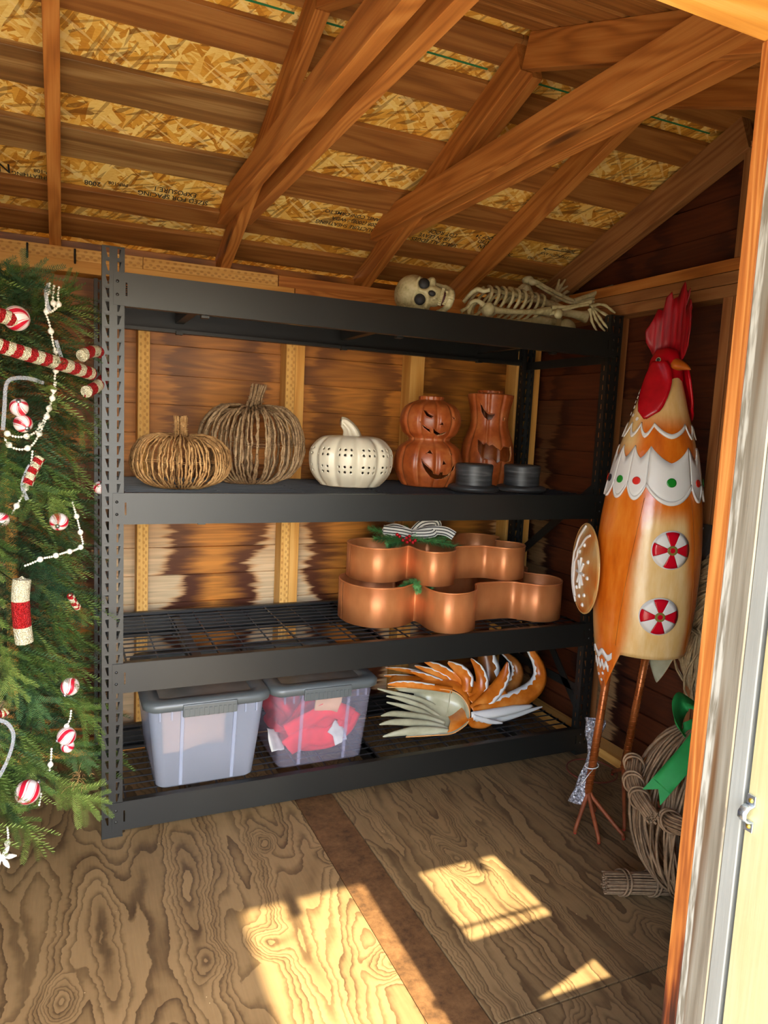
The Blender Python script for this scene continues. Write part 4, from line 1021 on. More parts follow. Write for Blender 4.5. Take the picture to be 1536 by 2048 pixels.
q = MB(); rows = [[(x, .03*math.sin(x*9+j)+.012*math.sin(j*2.1+x*30), z) for x in [(-.115+.23*k/12) for k in range(13)]] for j, z in enumerate((0, .05, .10, .15, .20, .225, .24))]
q.grid(rows); q.build('packet_body', M_kraft, t, smooth=True, solid=.03)

# ---- rooster tail lying on the bottom shelf
def enamel(name, lo, mid, hi, axis_scale=9):
    n = NT(name, .26, 0, .5); v = n.coord('Object'); f = n.noise(v, axis_scale, 2); g = n.noise(v, 70, 3)
    n.bump(g, .08, .001)
    return n.color(n.ramp(n.math('ADD', n.math('MULTIPLY', f, .85), n.math('MULTIPLY', g, .15)), [(.32, lo), (.5, mid), (.7, hi)]))
M_or = enamel('orange_enamel', sr(168,82,18), sr(206,112,30), sr(226,150,70))
M_br = enamel('brown_enamel', sr(112,60,24), sr(156,92,36), sr(190,130,70))
M_cr = enamel('cream_enamel', sr(150,146,118), sr(172,168,138), sr(192,188,158))
M_ic = plain('white_icing_enamel', sr(228,226,220), .35)
t = thing('rooster_tail', 'orange and white metal rooster tail lying on the bottom shelf', 'rooster tail', (0, 0, 0))
def feather(kind, pts):
    P4 = spline([p[:3] for p in pts], 6); N = len(P4)
    def hw(q):
        x = q*(len(pts)-1); i = min(int(x), len(pts)-2); f = x-i
        return pts[i][3]*(1-f)+pts[i+1][3]*f
    n0 = Vector((-.45, -.82, .34)).normalized(); rows = []; ed = []; ed0 = []; ps = None
    for i, p in enumerate(P4):
        T = (P4[min(i+1, N-1)]-P4[max(i-1, 0)]).normalized(); s = T.cross(n0).normalized()
        if (ps is None and s.dot(Vector((1, 0, .35)) if pts[0][2] < 0 or P4[-1].z-P4[0].z > .12 else Vector((.3, 0, 1))) < 0) or (ps is not None and s.dot(ps) < 0): s = -s
        ps = s
        nn = n0; w = hw(i/(N-1))*1.05
        rows.append([p-s*w-nn*w*.35, p-s*w*.5-nn*w*.05, p+nn*w*.12, p+s*w*.5-nn*w*.05, p+s*w-nn*w*.35])
        q = i/(N-1); wob = .42+.14*math.sin(i*1.9)
        ed.append(p+s*w*1.02-nn*w*.33+nn*.0012); ed0.append(p+s*w*(1-wob)-nn*w*.02+nn*.0022)
    m = MB(); m.grid(rows)
    f = m.build('feather', {'orange': M_or, 'brown': M_br, 'cream': M_cr, 'white': M_ic}[kind], t, smooth=True, solid=.0018, offset=0)
    if kind in ('orange', 'brown'):
        e = MB(); k0 = N//5; e.grid([[a, a*.5+b*.5+n0*.0012, b] for a, b in zip(ed0[k0:], ed[k0:])]); e.build('icing_edge', M_ic, f, smooth=True, solid=.0015, offset=0)
for kind, pts in DATA['feathers']: feather(kind, pts)
FE = [p for k, p in DATA['feathers'] if k == 'orange']
def fpt(i, q):
    P4 = spline([p[:3] for p in FE[i]], 8); return P4[int(q*(len(P4)-1))]
hull = []
for i, q in ((2, .6), (3, .62), (4, .6), (5, .55), (6, .5), (7, .42), (8, .5), (9, .35), (9, .18)):
    b, e = fpt(i, 0), fpt(i, q); n0 = Vector((.45, .82, -.34)).normalized()
    hull.append([b+n0*.012+(e-b)*.02, b+n0*.012+(e-b)*.12, (b+e)/2+n0*.012, e+n0*.016])
m = MB(); m.grid([spline(r, 4) for r in [list(x) for x in zip(*[spline([h[j] for h in hull], 4) for j in range(4)])]]); m.build('shell', M_or, t, smooth=True, solid=.0015, offset=0)
rim = spline(DATA['tail_rim'], 4); bowl = spline(DATA['tail_bowl'], 4)
m = MB(); m.grid([rim, [a*.6+b*.4+Vector((.012, .03, 0)) for a, b in zip(rim, bowl)], bowl]); bc = Vector((1.24, .29, .235))
m.grid([bowl, [a*.5+bc*.5 for a in bowl], [bc for a in bowl]])
m.build('cup', M_cr, t, smooth=True, merge=True, solid=.0015, offset=0)
m = MB(); m.tube(rim, .0022, 6); m.build('cup_rim', plain('orange_rim', sr(232,168,100), .3), t, smooth=True)
m = MB(); m.grid([[a+Vector((.004, .012, .003)) for a in rim[:38]], [a+Vector((.05, .07, .02)) for a in rim[:38]], [a*.7+bc*.3+Vector((.10, .13, .0)) for a in rim[:38]]]); m.build('cup_back', M_or, t, smooth=True, solid=.0015)
m = MB(); m.tube(DATA['tail_strut'], .0022, 6); m.build('strut', M_cr, t, smooth=True)

# ---- skeleton on the top shelf
def bone():
    n = NT('aged_bone_plastic', .5, 0, .4); v = n.coord('Object'); f = n.noise(v, 22, 4, .6); g = n.noise(v, 90, 3)
    n.bump(g, .3, .0012)
    return n.color(n.ramp(n.math('ADD', n.math('MULTIPLY', f, .7), n.math('MULTIPLY', g, .3)), [(.3, sr(120,106,66)), (.48, sr(186,174,126)), (.75, sr(214,204,160))]))
M_bone = bone(); M_dk = plain('dark_socket_fill', sr(30,28,26), .6); M_mouth = plain('dark_red_mouth', sr(70,18,12), .6)  # near-black, for the socket and nose fillings and the rooster's eyes
sk = thing('skeleton', 'folded plastic skeleton lying on its back on the top shelf', 'skeleton', (0, 0, 0))
for name, pts in DATA['bones']:
    m = MB(); P = spline([p[:3] for p in pts], 4); N = len(P); rr = []
    for i in range(N):
        x = i/(N-1)*(len(pts)-1); k = min(int(x), len(pts)-2); f = x-k; rr.append(pts[k][3]*(1-f)+pts[k+1][3]*f)
    m.tube(P, rr, 10); m.build(name, M_bone, sk, smooth=True)
# rib cage: eight pairs of ribs round a slanted axis, each a part
for k in range(9):
    x = 1.375+.031*k; s = 1-.10*abs(k-3)/4; pts = []
    for j in range(25):
        a = math.pi*(.06+1.88*j/24)     # open at the breastbone
        y = .185-.085*s*math.cos(a-math.pi/2)*1.0; z = 1.838+.068*s*math.sin(a-math.pi/2)*-1
        pts.append((x+.05*(-math.sin(a-math.pi/2)*-1)*-.6-.0*j, .185+.088*s*math.sin(a), 1.840+.066*s*math.cos(a)+.006))
    m = MB(); P = [Vector(p) for p in pts]
    rows = []
    m.tube(P, .0062, 6)
    m.build('rib', M_bone, sk, smooth=True)
pv = MB()
for c_, r, sc in (((1.735, .19, 1.815), .048, (1.15, .5, .75)), ((1.80, .17, 1.795), .034, (1.1, .6, .75)), ((1.76, .28, 1.815), .045, (1.2, .5, .8))):
    pv.ball(c_, r, 18, 12, sc, Matrix.Rotation(.35, 3, 'Y'))
pv.build('pelvis', M_bone, sk, smooth=True)
for c_, r in (((1.575, .285, 1.905), .028), ((1.60, .30, 1.925), .020), ((1.352, .072, 1.80), .025), ((1.66, .055, 1.815), .018)):
    b = MB(); b.ball(c_, r, 14, 10, (1, .9, 1.1)); b.build('joint', M_bone, sk, smooth=True)
# skull in its own frame: x right, y face, z crown
fz = Vector((-.36, -.92, .06)).normalized(); uz = Vector((-.93, .32, .22)); uz = (uz-fz*uz.dot(fz)).normalized(); xz = fz.cross(uz)
SKM = Matrix(((xz.x, fz.x, uz.x, 1.105), (xz.y, fz.y, uz.y, .145), (xz.z, fz.z, uz.z, 1.832), (0, 0, 0, 1)))
skull = empty('skull'); skull.parent = sk; skull.matrix_local = SKM
def ell(d, c, r):       # distance along d to an ellipsoid seen from the origin (inside or near)
    a = sum((d[i]/r[i])**2 for i in range(3)); b = -2*sum(d[i]*c[i]/r[i]**2 for i in range(3)); k = sum((c[i]/r[i])**2 for i in range(3))-1
    D = b*b-4*a*k
    return (-b+math.sqrt(D))/(2*a) if D >= 0 else 0
m = MB(); sg, rg = 72, 54
EY = [(-.0285, .066, .004), (.0285, .066, .004)]
for i in range(rg+1):
    th = math.pi*i/rg
    for k in range(sg):
        a = 2*math.pi*k/sg; d = (math.sin(th)*math.sin(a), math.sin(th)*math.cos(a), math.cos(th))
        es = [ell(d, (0, -.020, .034), (.070, .090, .066)), ell(d, (0, .030, -.008), (.056, .048, .045)), ell(d, (0, .042, -.046), (.036, .036, .032)), ell(d, (.046, .034, -.022), (.020, .030, .016)), ell(d, (-.046, .034, -.022), (.020, .030, .016)), ell(d, (0, .052, .024), (.052, .024, .012))]
        r = (sum(max(e, 1e-4)**14 for e in es))**(1/14)
        p = Vector(d)*r
        for e in EY:
            q = (Vector((p.x-e[0], 0, p.z-e[2]))).length
            if p.y > 0 and q < .024: p.y -= .022*(1-(q/.024)**4)
        q = math.hypot(p.x/.010, (p.z+.032)/.014)
        if p.y > 0 and q < 1.15: p.y -= .014*max(0, 1-q**3/1.5)
        m.v.append(tuple(p))
for i in range(rg):
    for k in range(sg): m.quad(i*sg+k, (i+1)*sg+k, (i+1)*sg+(k+1) % sg, i*sg+(k+1) % sg)
m.build('cranium', M_bone, skull, smooth=True)
for e in EY:
    b = MB(); b.ball((e[0], .060, e[2]), .021, 16, 12, (1, .55, .98)); b.build('eye_socket', M_dk, skull, smooth=True)
b = MB(); b.ball((0, .0735, -.032), .012, 12, 8, (.9, .7, 1.15)); b.build('nose_cavity', M_dk, skull, smooth=True)
b = MB()
for s in (-1, 1): b.tube(spline([(s*.052, .0, -.030), (s*.050, .008, -.065), (s*.040, .035, -.088), (s*.022, .062, -.100), (0, .070, -.103)], 6), [.009]*8+[.0115]*9+[.014]*8, 10)
b.ball((0, .060, -.098), .024, 16, 10, (1.1, .8, .72)); b.build('jaw', M_bone, skull, smooth=True)
b = MB(); b.ball((0, .050, -.078), .026, 14, 8, (1.1, .95, .42)); b.build('mouth_cavity', M_mouth, skull, smooth=True)
for zz, dy, nn in ((-.0685, .0765, 10), (-.083, .071, 8)):
    b = MB()
    for k in range(nn):
        u = (k-(nn-1)/2); x = u*.0064; y = dy-.00055*u*u
        b.box((x-.0029, y-.006, zz-.0055), (x+.0029, y+.001, zz+.0055))
    stuff(b.build('teeth', M_bone, skull))
# ------------------------------------------------------------------ the standing rooster
M_redE = enamel('red_enamel', sr(140,6,18), sr(176,8,24), sr(196,16,32), 14)
M_grE = plain('green_enamel', sr(24,132,38), .3); M_navy = plain('dark_enamel', sr(40,34,48), .3); M_olive = plain('olive_enamel', sr(128,116,52), .35)
M_rdot = plain('bright_red_enamel', sr(214,40,22), .28); M_pink = plain('candy_red_enamel', sr(200,10,34), .22)
def body_mat():
    n = NT('gingerbread_enamel', .2, 0, .7); v = n.coord('Object'); x, y, z = n.sep(v)
    a = n.math('MULTIPLY', n.math('ABSOLUTE', n.math('ARCTAN2', y, x)), 57.3)
    nz = n.noise(n.map(v, (8, 8, 3)), 1, 3); a2 = n.math('ADD', a, n.math('MULTIPLY', n.math('SUBTRACT', nz, .5), 26))
    hw = n.math('ADD', 29, n.math('MULTIPLY', n.math('SUBTRACT', 1.17, z), 38))
    pm = n.math('MULTIPLY', n.smooth(n.math('DIVIDE', a2, hw), 1.0, .55), n.smooth(z, 1.14, 1.06))
    ls = n.math('MULTIPLY', n.math('MULTIPLY', n.smooth(a2, 72, 104), n.smooth(z, .98, .74)), .75)
    nk = n.math('MULTIPLY', n.smooth(z, 1.37, 1.45), .9)
    ns = n.math('MULTIPLY', n.smooth(a2, 38, 66), n.smooth(z, 1.27, 1.34))
    cm = n.math('MAXIMUM', n.math('MAXIMUM', pm, ls), n.math('MAXIMUM', nk, ns))
    fine = n.noise(n.map(v, (40, 40, 9)), 1, 3, .6)
    orange = n.ramp(n.math('ADD', n.math('MULTIPLY', fine, .4), n.math('MULTIPLY', nz, .6)), [(.3, sr(182,80,16)), (.5, sr(218,112,24)), (.7, sr(234,142,48))])
    cream = n.ramp(fine, [(.35, sr(228,186,116)), (.7, sr(238,206,148))])
    hmr = n.noise(n.map(v, (30, 30, 26)), 1, 2); n.bump(hmr, .22, .004)
    return n.color(n.mix(cm, orange, cream))
M_body = body_mat()
RC = Vector((1.72, -.46, 0)); PH = R(245)
ro = thing('metal_rooster', 'tall orange and white painted metal rooster standing beside the rack', 'rooster statue', RC, (0, 0, PH))
RI = (Matrix.Translation(RC) @ Matrix.Rotation(PH, 4, 'Z')).inverted()
def L(*p): return RI @ Vector(p)
BP = [(.44, .128), (.60, .147), (.63, .151), (.715, .161), (.795, .167), (.92, .170), (1.056, .165), (1.175, .150), (1.31, .124), (1.394, .10), (1.507, .068), (1.56, .052), (1.61, .040)]
def RB(z):
    for i in range(len(BP)-1):
        if z <= BP[i+1][0] or i == len(BP)-2:
            z0, r0 = BP[i]; z1, r1 = BP[i+1]
            zm, rm = BP[max(i-1, 0)]; zq, rq = BP[min(i+2, len(BP)-1)]
            t = (z-z0)/(z1-z0); m0 = (r1-rm)/(z1-zm)*(z1-z0) if i else (r1-r0); m1 = (rq-r0)/(zq-z0)*(z1-z0) if zq != z1 else (r1-r0)
            return (2*t**3-3*t*t+1)*r0+(t**3-2*t*t+t)*m0+(-2*t**3+3*t*t)*r1+(t**3-t*t)*m1
def bp(th, z, off=0): a = R(th); r = RB(z)+off; return Vector((r*math.cos(a), r*math.sin(a), z))
def hem(th):
    th = (th+180) % 360-180; d = min(abs(th+73), abs(th-128))/31
    return .632-(.157*(1-d**1.25)**1.0 if d < 1 else 0)
m = MB(); rows = []
for i in range(61):
    v = (i/60)**.9
    rows.append([bp(th, 1.60+(hem(th)-1.60)*v) for th in np.arange(-180, 180.1, 2.5)])
m.grid(rows); m.build('body', [M_body, M_cr], ro, smooth=True, merge=True, solid=.002, offset=-1).modifiers['solid'].material_offset = 1
# soldered seams beside the front panel
for s in (-1, 1):
    m = MB(); m.tube([bp(s*(29+(1.17-z)*38), z, .0004) for z in np.arange(.66, 1.17, .02)], .0009, 4); m.build('seam', M_br, ro)
def patch(name, t0, t1, zt, zb_, mat, off=.0035, n=24, parent=ro, rows=5):
    m = MB(); m.grid([[bp(t0+(t1-t0)*k/n, zt(2*k/n-1)+(zb_(2*k/n-1)-zt(2*k/n-1))*j/rows, off*(1 if 0 < k < n else .6)) for k in range(n+1)] for j in range(rows+1)])
    return m.build(name, mat, parent, smooth=True, solid=.003, offset=0)
def disc(name, th, z, r, mat, off=.006, a0=0, a1=360, r0=0, parent=ro, dome=0, n=20):
    m = MB(); rows = []
    for j in range(5):
        rr = r0+(r-r0)*j/4; row = []
        for k in range(n+1):
            a = R(a0+(a1-a0)*k/n); dz = rr*math.cos(a); dx = rr*math.sin(a)
            row.append(bp(th+math.degrees(dx/RB(z)), z+dz, off+dome*(1-(rr/r if a1-a0 >= 359 else rr/.061)**2)))
        rows.append(row)
    m.grid(rows); return m.build(name, mat, parent, smooth=True, merge=True, solid=.0015, offset=0)
SCA = [(-29, 29)]+[(s*(29+24*k), s*(29+24*(k+1))) for k in range(6) for s in (-1, 1)]
dots = {(-29, 29): M_grE}
for i, (a, b) in enumerate(SCA):
    a, b = min(a, b), max(a, b); big = i == 0
    sc = patch('icing_scallop', a, b, lambda u: 1.326-(.052 if big else .040)*(1-abs(u)**1.4), lambda u: 1.196-(.056 if big else .046)*(1-u*u), M_ic, .0035+.0004*(i % 2), 16)
    sc2 = patch('icing_edge', a, b, lambda u: 1.210-(.056 if big else .046)*(1-u*u), lambda u: 1.196-(.056 if big else .046)*(1-u*u), M_ic, .0062, 16, rows=2, parent=sc)
    k = (i+1)//2
    disc('candy_dot', (a+b)/2, 1.213, .0145 if big else .0125, M_grE if big else [M_rdot, M_grE, M_navy][(k-1) % 3], .0085, parent=sc)
for i, (a, b) in enumerate(SCA):
    a, b = min(a, b), max(a, b)
    patch('icing_line', a, b, lambda u: 1.402-.036*(1-abs(u)**1.6), lambda u: 1.388-.037*(1-abs(u)**1.6), M_ic, .004, 14, rows=2)
for th, z, r in ((-66, 1.412, .006), (-84, 1.425, .006), (-94, 1.452, .006), (-104, 1.43, .006), (-98, 1.485, .005), (-108, 1.47, .005), (-102, 1.51, .005), (-110, 1.50, .005), (100, 1.43, .006), (108, 1.45, .006)):
    disc('icing_dot', th, z, r, M_ic, .004)
for th, zc_ in ((4, 1.0), (-2, .782)):
    pm = disc('peppermint_button', th, zc_, .0625, M_ic, .005, n=40)
    for k in range(4):
        disc('red_sector', th, zc_, .0585, M_pink, .0072, a0=-22+90*k, a1=22+90*k, r0=.010, parent=pm, dome=.004, n=10)
    for k in range(4):
        disc('white_sector', th, zc_, .0585, M_ic, .0070, a0=23+90*k, a1=67+90*k, r0=.010, parent=pm, dome=.004, n=10)
    disc('button_ring', th, zc_, .0155, M_olive, .0125, r0=.008, parent=pm); disc('button_centre', th, zc_, .0085, M_pink, .0125, parent=pm)
for s in (-1,):                                  # icing on the side flap
    for z, w_ in ((.615, 20), (.577, 15)):
        m = MB(); n = 24
        m.grid([[bp(s*73-w_+2*w_*k/n, z+d+.008*math.sin(k*(.55 if w_ == 20 else 1.0)), .003) for k in range(n+1)] for d in (.011, 0, -.011)]); m.build('icing_line', M_ic, ro, smooth=True, solid=.003)
    for dth, z in ((4, .545), (-6, .535), (1, .52)): disc('icing_dot', s*73+dth, z, .005, M_ic, .003)
HD = empty('head'); HD.parent = ro; HD.rotation_euler = (0, 0, R(25))
HD.location = (0, 0, 0)
m = MB(); m.lathe([(.052, 1.50), (.056, 1.53), (.055, 1.57), (.048, 1.61), (.034, 1.64), (.001, 1.652)], 32, fn=lambda r, z, a: (r*(1+.10*max(0, math.cos(a))), z+(.050*max(0, math.cos(a))**2 if z < 1.51 else .02*max(0, math.cos(a))**2 if z < 1.54 else 0))); m.build('face', M_redE, HD, smooth=True)
for s in (-1, 1):
    m = MB(); rows = []
    for i in range(25):
        q = i/24; z = 1.60-.186*q
        hwid = [.030, .044, .049, .049, .046, .042, .037, .030, .001][min(8, int(q*8))]; k = min(7, int(q*8)); f = q*8-k
        arr = [.034, .054, .064, .068, .068, .065, .058, .045, .002, .002]; hwid = arr[k]*(1-f)+arr[k+1]*f
        row = []
        for j in range(13):
            u = -1+2*j/12; fx = .024+hwid*.70*u+.012*q
            yy = .040+.014*math.sqrt(max(0, 1-u*u))+.022*q-.008*math.sin(q*5)
            row.append(Vector((fx, s*max(yy, math.sqrt(max(0, (RB(z)+.010)**2-fx*fx))+.006*math.sqrt(max(0, 1-u*u))), z)))
        rows.append(row)
    m.grid(rows); m.build('wattle', M_redE, HD, smooth=True, solid=.008, offset=0)
bk = MB(); n = 12
for (x0, hh, zz, d) in ((.042, .030, 1.600, 1),):
    rows = []
    for i in range(9):
        q = i/8; x = .040+.070*q; r = .027*(1-q)**.75+.001
        rows.append([Vector((x, r*1.05*math.sin(a), 1.585-.012*q*q+r*math.cos(a)*(1.15 if math.cos(a) > 0 else .5))) for a in [2*math.pi*k/16 for k in range(17)]])
    bk.grid(rows)
bk.build('beak', plain('beak_enamel', sr(188,96,26), .3, var=.2, scale=18), HD, smooth=True, merge=True)
for s in (-1, 1):
    e = MB(); c = Vector((.022, s*.0535, 1.605)); tn = Vector((.3, s, .25)).normalized(); u = tn.orthogonal().normalized(); v = tn.cross(u)
    e.tube([c+u*.0075*math.cos(a)+v*.0075*math.sin(a) for a in [k*.5236 for k in range(12)]], .0015, 5, closed=True); ey = e.build('eye_ring', M_cr, HD, smooth=True)
    e = MB(); e.ball(c, .006, 10, 8); e.build('eye', M_dk, HD, smooth=True)
OUT = [(1351.8,724),(1346,712),(1341.5,706.5),(1330,700.6),(1318,706.5),(1311,715),(1302,684.5),(1300.5,662.5),(1304,651),(1308,633),(1311.5,618.6),(1316.6,621.5),(1319.5,596.6),(1325.4,585),(1328,601),(1335,596.6),(1344.5,569.5),(1349,586),(1348,599.6),(1357,586),(1356,599.6),(1352,618.6),(1362,608),(1365,618.6),(1360.6,632),(1368,626),(1368.6,637.6),(1363.5,655),(1370,651),(1371.5,670),(1368,692),(1360.6,715)]
def crest():
    bm = bmesh.new(); vs = [bm.verts.new(((x-1334)*.00168/.66, 0, 1.606+(724-y)*.00164)) for x, y in OUT]
    f = bm.faces.new(vs); bmesh.ops.triangulate(bm, faces=[f]); bmesh.ops.subdivide_edges(bm, edges=bm.edges[:], cuts=3, use_grid_fill=True)
    for v in bm.verts: v.co.y = .018-9*(v.co.x)**2*.6+.004*math.sin(v.co.x*260)*.4
    me = bpy.data.meshes.new('comb'); bm.to_mesh(me); bm.free(); me.materials.append(M_comb)
    for p in me.polygons: p.use_smooth = True
    o = bpy.data.objects.new('comb', me); COL.objects.link(o); o.parent = HD; o.rotation_euler = (0, 0, R(8)); o.location = (.012, 0, 0)
    md = o.modifiers.new('solid', 'SOLIDIFY'); md.thickness = .003
n = NT('comb_red', .45, 0, .45); v = n.coord('Object'); f = n.noise(n.map(v, (130, 20, 12)), 1, 3)
n.bump(f, .4, .002); M_comb = n.color(n.ramp(f, [(.3, sr(116,6,16)), (.7, sr(172,12,26))]))
crest()
# round wing on the left side
WN = Vector((math.cos(R(157)), math.sin(R(157)), 0)); WU = Vector((-math.cos(R(67)), -math.sin(R(67)), 0)); WC = Vector((1.575, -.318, .884)); RW = .158
def wp(u, z, off=0):
    q = min(1, math.hypot(u, z)/RW); return L(*(WC+WU*u+Vector((0, 0, z))+WN*(.016*(1-q*q)+off)))
m = MB(); m.grid([[wp(RW*j/10*math.sin(a)*(.92 if math.sin(a) < 0 else 1), RW*j/10*math.cos(a)) for a in [2*math.pi*k/48 for k in range(49)]] for j in range(11)])
n = NT('wing_enamel', .28, 0, .5); v = n.coord('Object'); f = n.noise(v, 7, 2); g = n.noise(n.map(v, (60, 60, 8)), 1, 3)
M_wing = n.color(n.ramp(n.math('ADD', n.math('MULTIPLY', f, .8), n.math('MULTIPLY', g, .2)), [(.38, sr(196,104,28)), (.5, sr(206,150,84)), (.62, sr(204,178,128))]))
wg = m.build('wing', M_wing, ro, smooth=True, merge=True, solid=.003, offset=0)
m = MB(); m.tube([wp(RW*math.sin(a)*(.92 if math.sin(a) < 0 else 1), RW*math.cos(a)) for a in [2*math.pi*k/48 for k in range(48)]], .003, 6, closed=True); m.build('gilt_rim', plain('gilt_edge', sr(226,186,116), .3, .3), wg, smooth=True)
def icing(pts, w=.0045):
    m = MB(); m.tube(spline([wp(u, z, .003) for u, z in pts], 5), w, 6); m.build('icing_line', M_ic, wg, smooth=True)
icing([(-.008,.150),(-.04,.12),(-.062,.10),(-.08,.06),(-.10,.04),(-.105,0),(-.112,-.03),(-.105,-.07),(-.09,-.10),(-.06,-.135)])
icing([(.055,.125),(.02,.11),(-.01,.08),(-.04,.06),(-.05,.03),(-.075,.01),(-.075,-.03),(-.082,-.07),(-.06,-.115)])
for a in range(0, 360, 45): icing([(.01, -.015), (.01+.026*math.sin(R(a)), -.015+.034*math.cos(R(a))), (.01+.042*math.sin(R(a)), -.015+.055*math.cos(R(a)))], .0055)
for u, z in ((.02,.085),(.075,.035),(-.02,.055),(.0,-.10),(.055,-.085),(-.03,-.075),(.08,-.02),(.03,-.125)):
    m = MB(); m.ball(wp(u, z, .001), .0075, 10, 6, (1, 1, 1)); m.build('icing_dot', M_ic, wg, smooth=True)
m = MB(); m.tube([L(1.60, -.345, .90), L(1.63, -.40, .92)], .004, 6); m.build('wing_rod', M_or, ro)
# legs
def rod_mat():
    n = NT('copper_rod', .32, .55, .5); v = n.coord('Object'); f = n.noise(v, 18, 3)
    return n.color(n.ramp(f, [(.3, sr(158,82,34)), (.7, sr(200,116,58))]))
M_rod = rod_mat(); M_rust = plain('rusty_toe', sr(138,70,34), .6, .2, var=.45, scale=30); M_tip = plain('red_toe_tip', sr(160,44,28), .5)
for top, ank, toes in (((1.612, -.447, .665), (1.553, -.455, .118), ((1.478, -.492), (1.515, -.568), (1.612, -.578), (1.64, -.40))),
                       ((1.812, -.415, .655), (1.800, -.360, .118), ((1.655, -.535), (1.75, -.49), (1.895, -.455), (1.900, -.20)))):
    a, b = Vector(top), Vector(ank); m = MB(); m.tube([L(*a), L(*b)], .0135, 14); lg = m.build('leg', M_rod, ro, smooth=True)
    sp = []; T = (b-a).normalized(); u = T.orthogonal().normalized(); v = T.cross(u); Ln = (b-a).length; N = int(Ln/.0165)
    for i in range(N*12):
        q = i/(N*12); an = i*math.pi/6; sp.append(L(*(a+(b-a)*q+(u*math.cos(an)+v*math.sin(an))*.0142)))
    m = MB(); m.tube(sp, .0011, 4); m.build('wire_wrap', M_rod, lg, smooth=True)
    for tx, ty in toes:
        tp = Vector((tx, ty, .007)); kn = b+(tp-b)*.12+Vector((0, 0, .004)); pre = tp+Vector((0, 0, .010))-(tp-b).normalized()*.004
        m = MB(); m.tube([L(*(b+Vector((0, 0, .012)))), L(*kn), L(*(b*.45+tp*.55+Vector((0, 0, .006)))), L(*pre), L(*tp)], [.0085, .0078, .0075, .0065, .006], 8); te = m.build('toe', M_rust, ro, smooth=True)
        m = MB(); m.ball(L(*tp), .0062, 8, 6); m.build('toe_tip', M_tip, te, smooth=True)
m = MB(); m.tube([L(1.612, -.447, .655), L(1.812, -.415, .648)], .006, 6); m.build('leg_crossbar', M_cr, ro)
m = MB(); m.grid([[L(1.72+rr*math.cos(a), -.46+rr*math.sin(a), .662) for a in [k*math.pi/12 for k in range(25)]] for rr in (.002, .075, .155)]); m.build('floor_plate', M_cr, ro, solid=.002)

# ---- silvery bubble-wrap sleeve tied to the leg, and a loose wire ring
n = NT('silver_bubble_wrap', .3, .6, .6); v = n.coord('Object'); f = n.voro(v, 110); g = n.noise(v, 160, 2)
n.bump(n.math('ADD', f, g), 1.0, .006); M_bub = n.color(n.ramp(g, [(.35, sr(110,112,118)), (.6, sr(206,208,214))]))
random.seed(4)
t = thing('bubble_wrap_sleeve', 'silvery bubble-wrap sleeve tied to the front rooster leg', 'wrapping', (0, 0, 0))
m = MB(); rows = []
for i in range(23):
    q = i/22; c = Vector((1.612, -.395, .352)).lerp(Vector((1.583, -.420, .225)), q*2) if q < .5 else Vector((1.583, -.420, .225)).lerp(Vector((1.513, -.447, .085)), q*2-1)
    w_ = .010+.026*max(0, 1-q/.42)**.7+.016*max(0, q-.45)/.55; row = []
    for k in range(15):
        a = 2*math.pi*k/14; j = 0 if k == 14 else 1
        rr = (1+.14*math.sin(3*a+i*1.1))
        row.append(c+Vector((.75, -.66, 0))*w_*math.cos(a)*rr+Vector((.66, .75, 0))*w_*.38*math.sin(a)*rr)
    rows.append(row)
m.grid(rows); m.build('sleeve', M_bub, t, smooth=True)
m = MB(); m.tube([(1.563+.023*math.cos(a), -.452+.021*math.sin(a), .215+.004*math.cos(a)) for a in [k*.5236 for k in range(12)]], .002, 5, closed=True)
m.tube(spline([(1.548, -.475, .213), (1.515, -.49, .205), (1.495, -.485, .175)], 5), .0016, 5); m.build('cable_tie', M_ic, t, smooth=True)
t = thing('wire_ring', 'rust-brown wire ring lying on the floor behind the rooster', 'ring', (1.842, -.145, .004))
m = MB(); m.tube([(.098*math.cos(a), .10*math.sin(a), 0) for a in [k*math.pi/24 for k in range(48)]], .0034, 7, closed=True); m.build('hoop', plain('red_brown_wire', sr(110,52,36), .5), t, smooth=True)

# ---- grapevine ball with bundled sticks and a green ribbon, on the floor by the door
def vine_mat(name, a, b):
    n = NT(name, .7, 0, .25); v = n.coord('Object'); f = n.noise(v, 24, 3); g = n.noise(v, 130, 2)
    return n.color(n.ramp(n.math('ADD', n.math('MULTIPLY', f, .7), n.math('MULTIPLY', g, .3)), [(.3, a), (.7, b)]))
M_vine = vine_mat('brown_vine', sr(96,74,52), sr(158,128,96)); M_vine2 = vine_mat('pale_vine', sr(128,102,68), sr(196,168,124))
random.seed(31)
VC = Vector((1.605, -.875, .0))
t = thing('grapevine_ball', 'large round grapevine figure with stick bundles and green ribbon on the floor', 'grapevine decoration', VC)
m = MB(); tilt = Matrix.Rotation(R(12), 3, 'Y') @ Matrix.Rotation(R(-8), 3, 'X')
for k in range(118):
    a = random.uniform(0, 2*math.pi); sh = random.uniform(.84, 1.0); pts = []; dr = random.uniform(-.35, .35); N = 18
    for i in range(N):
        q = i/(N-1); ph = math.pi*(.03+.94*q); aa = a+dr*(q-.5)*2+.05*math.sin(q*9+k)
        r = .205*sh*math.sin(ph)**.85; z = .255*sh*math.cos(ph)
        p = tilt @ Vector((r*math.cos(aa), r*math.sin(aa), z)); pts.append((p.x, p.y, max(.005, p.z+.268)))
    m.tube(pts, random.uniform(.0028, .0046), 6)
stuff(m.build('vines', M_vine, t, smooth=True))
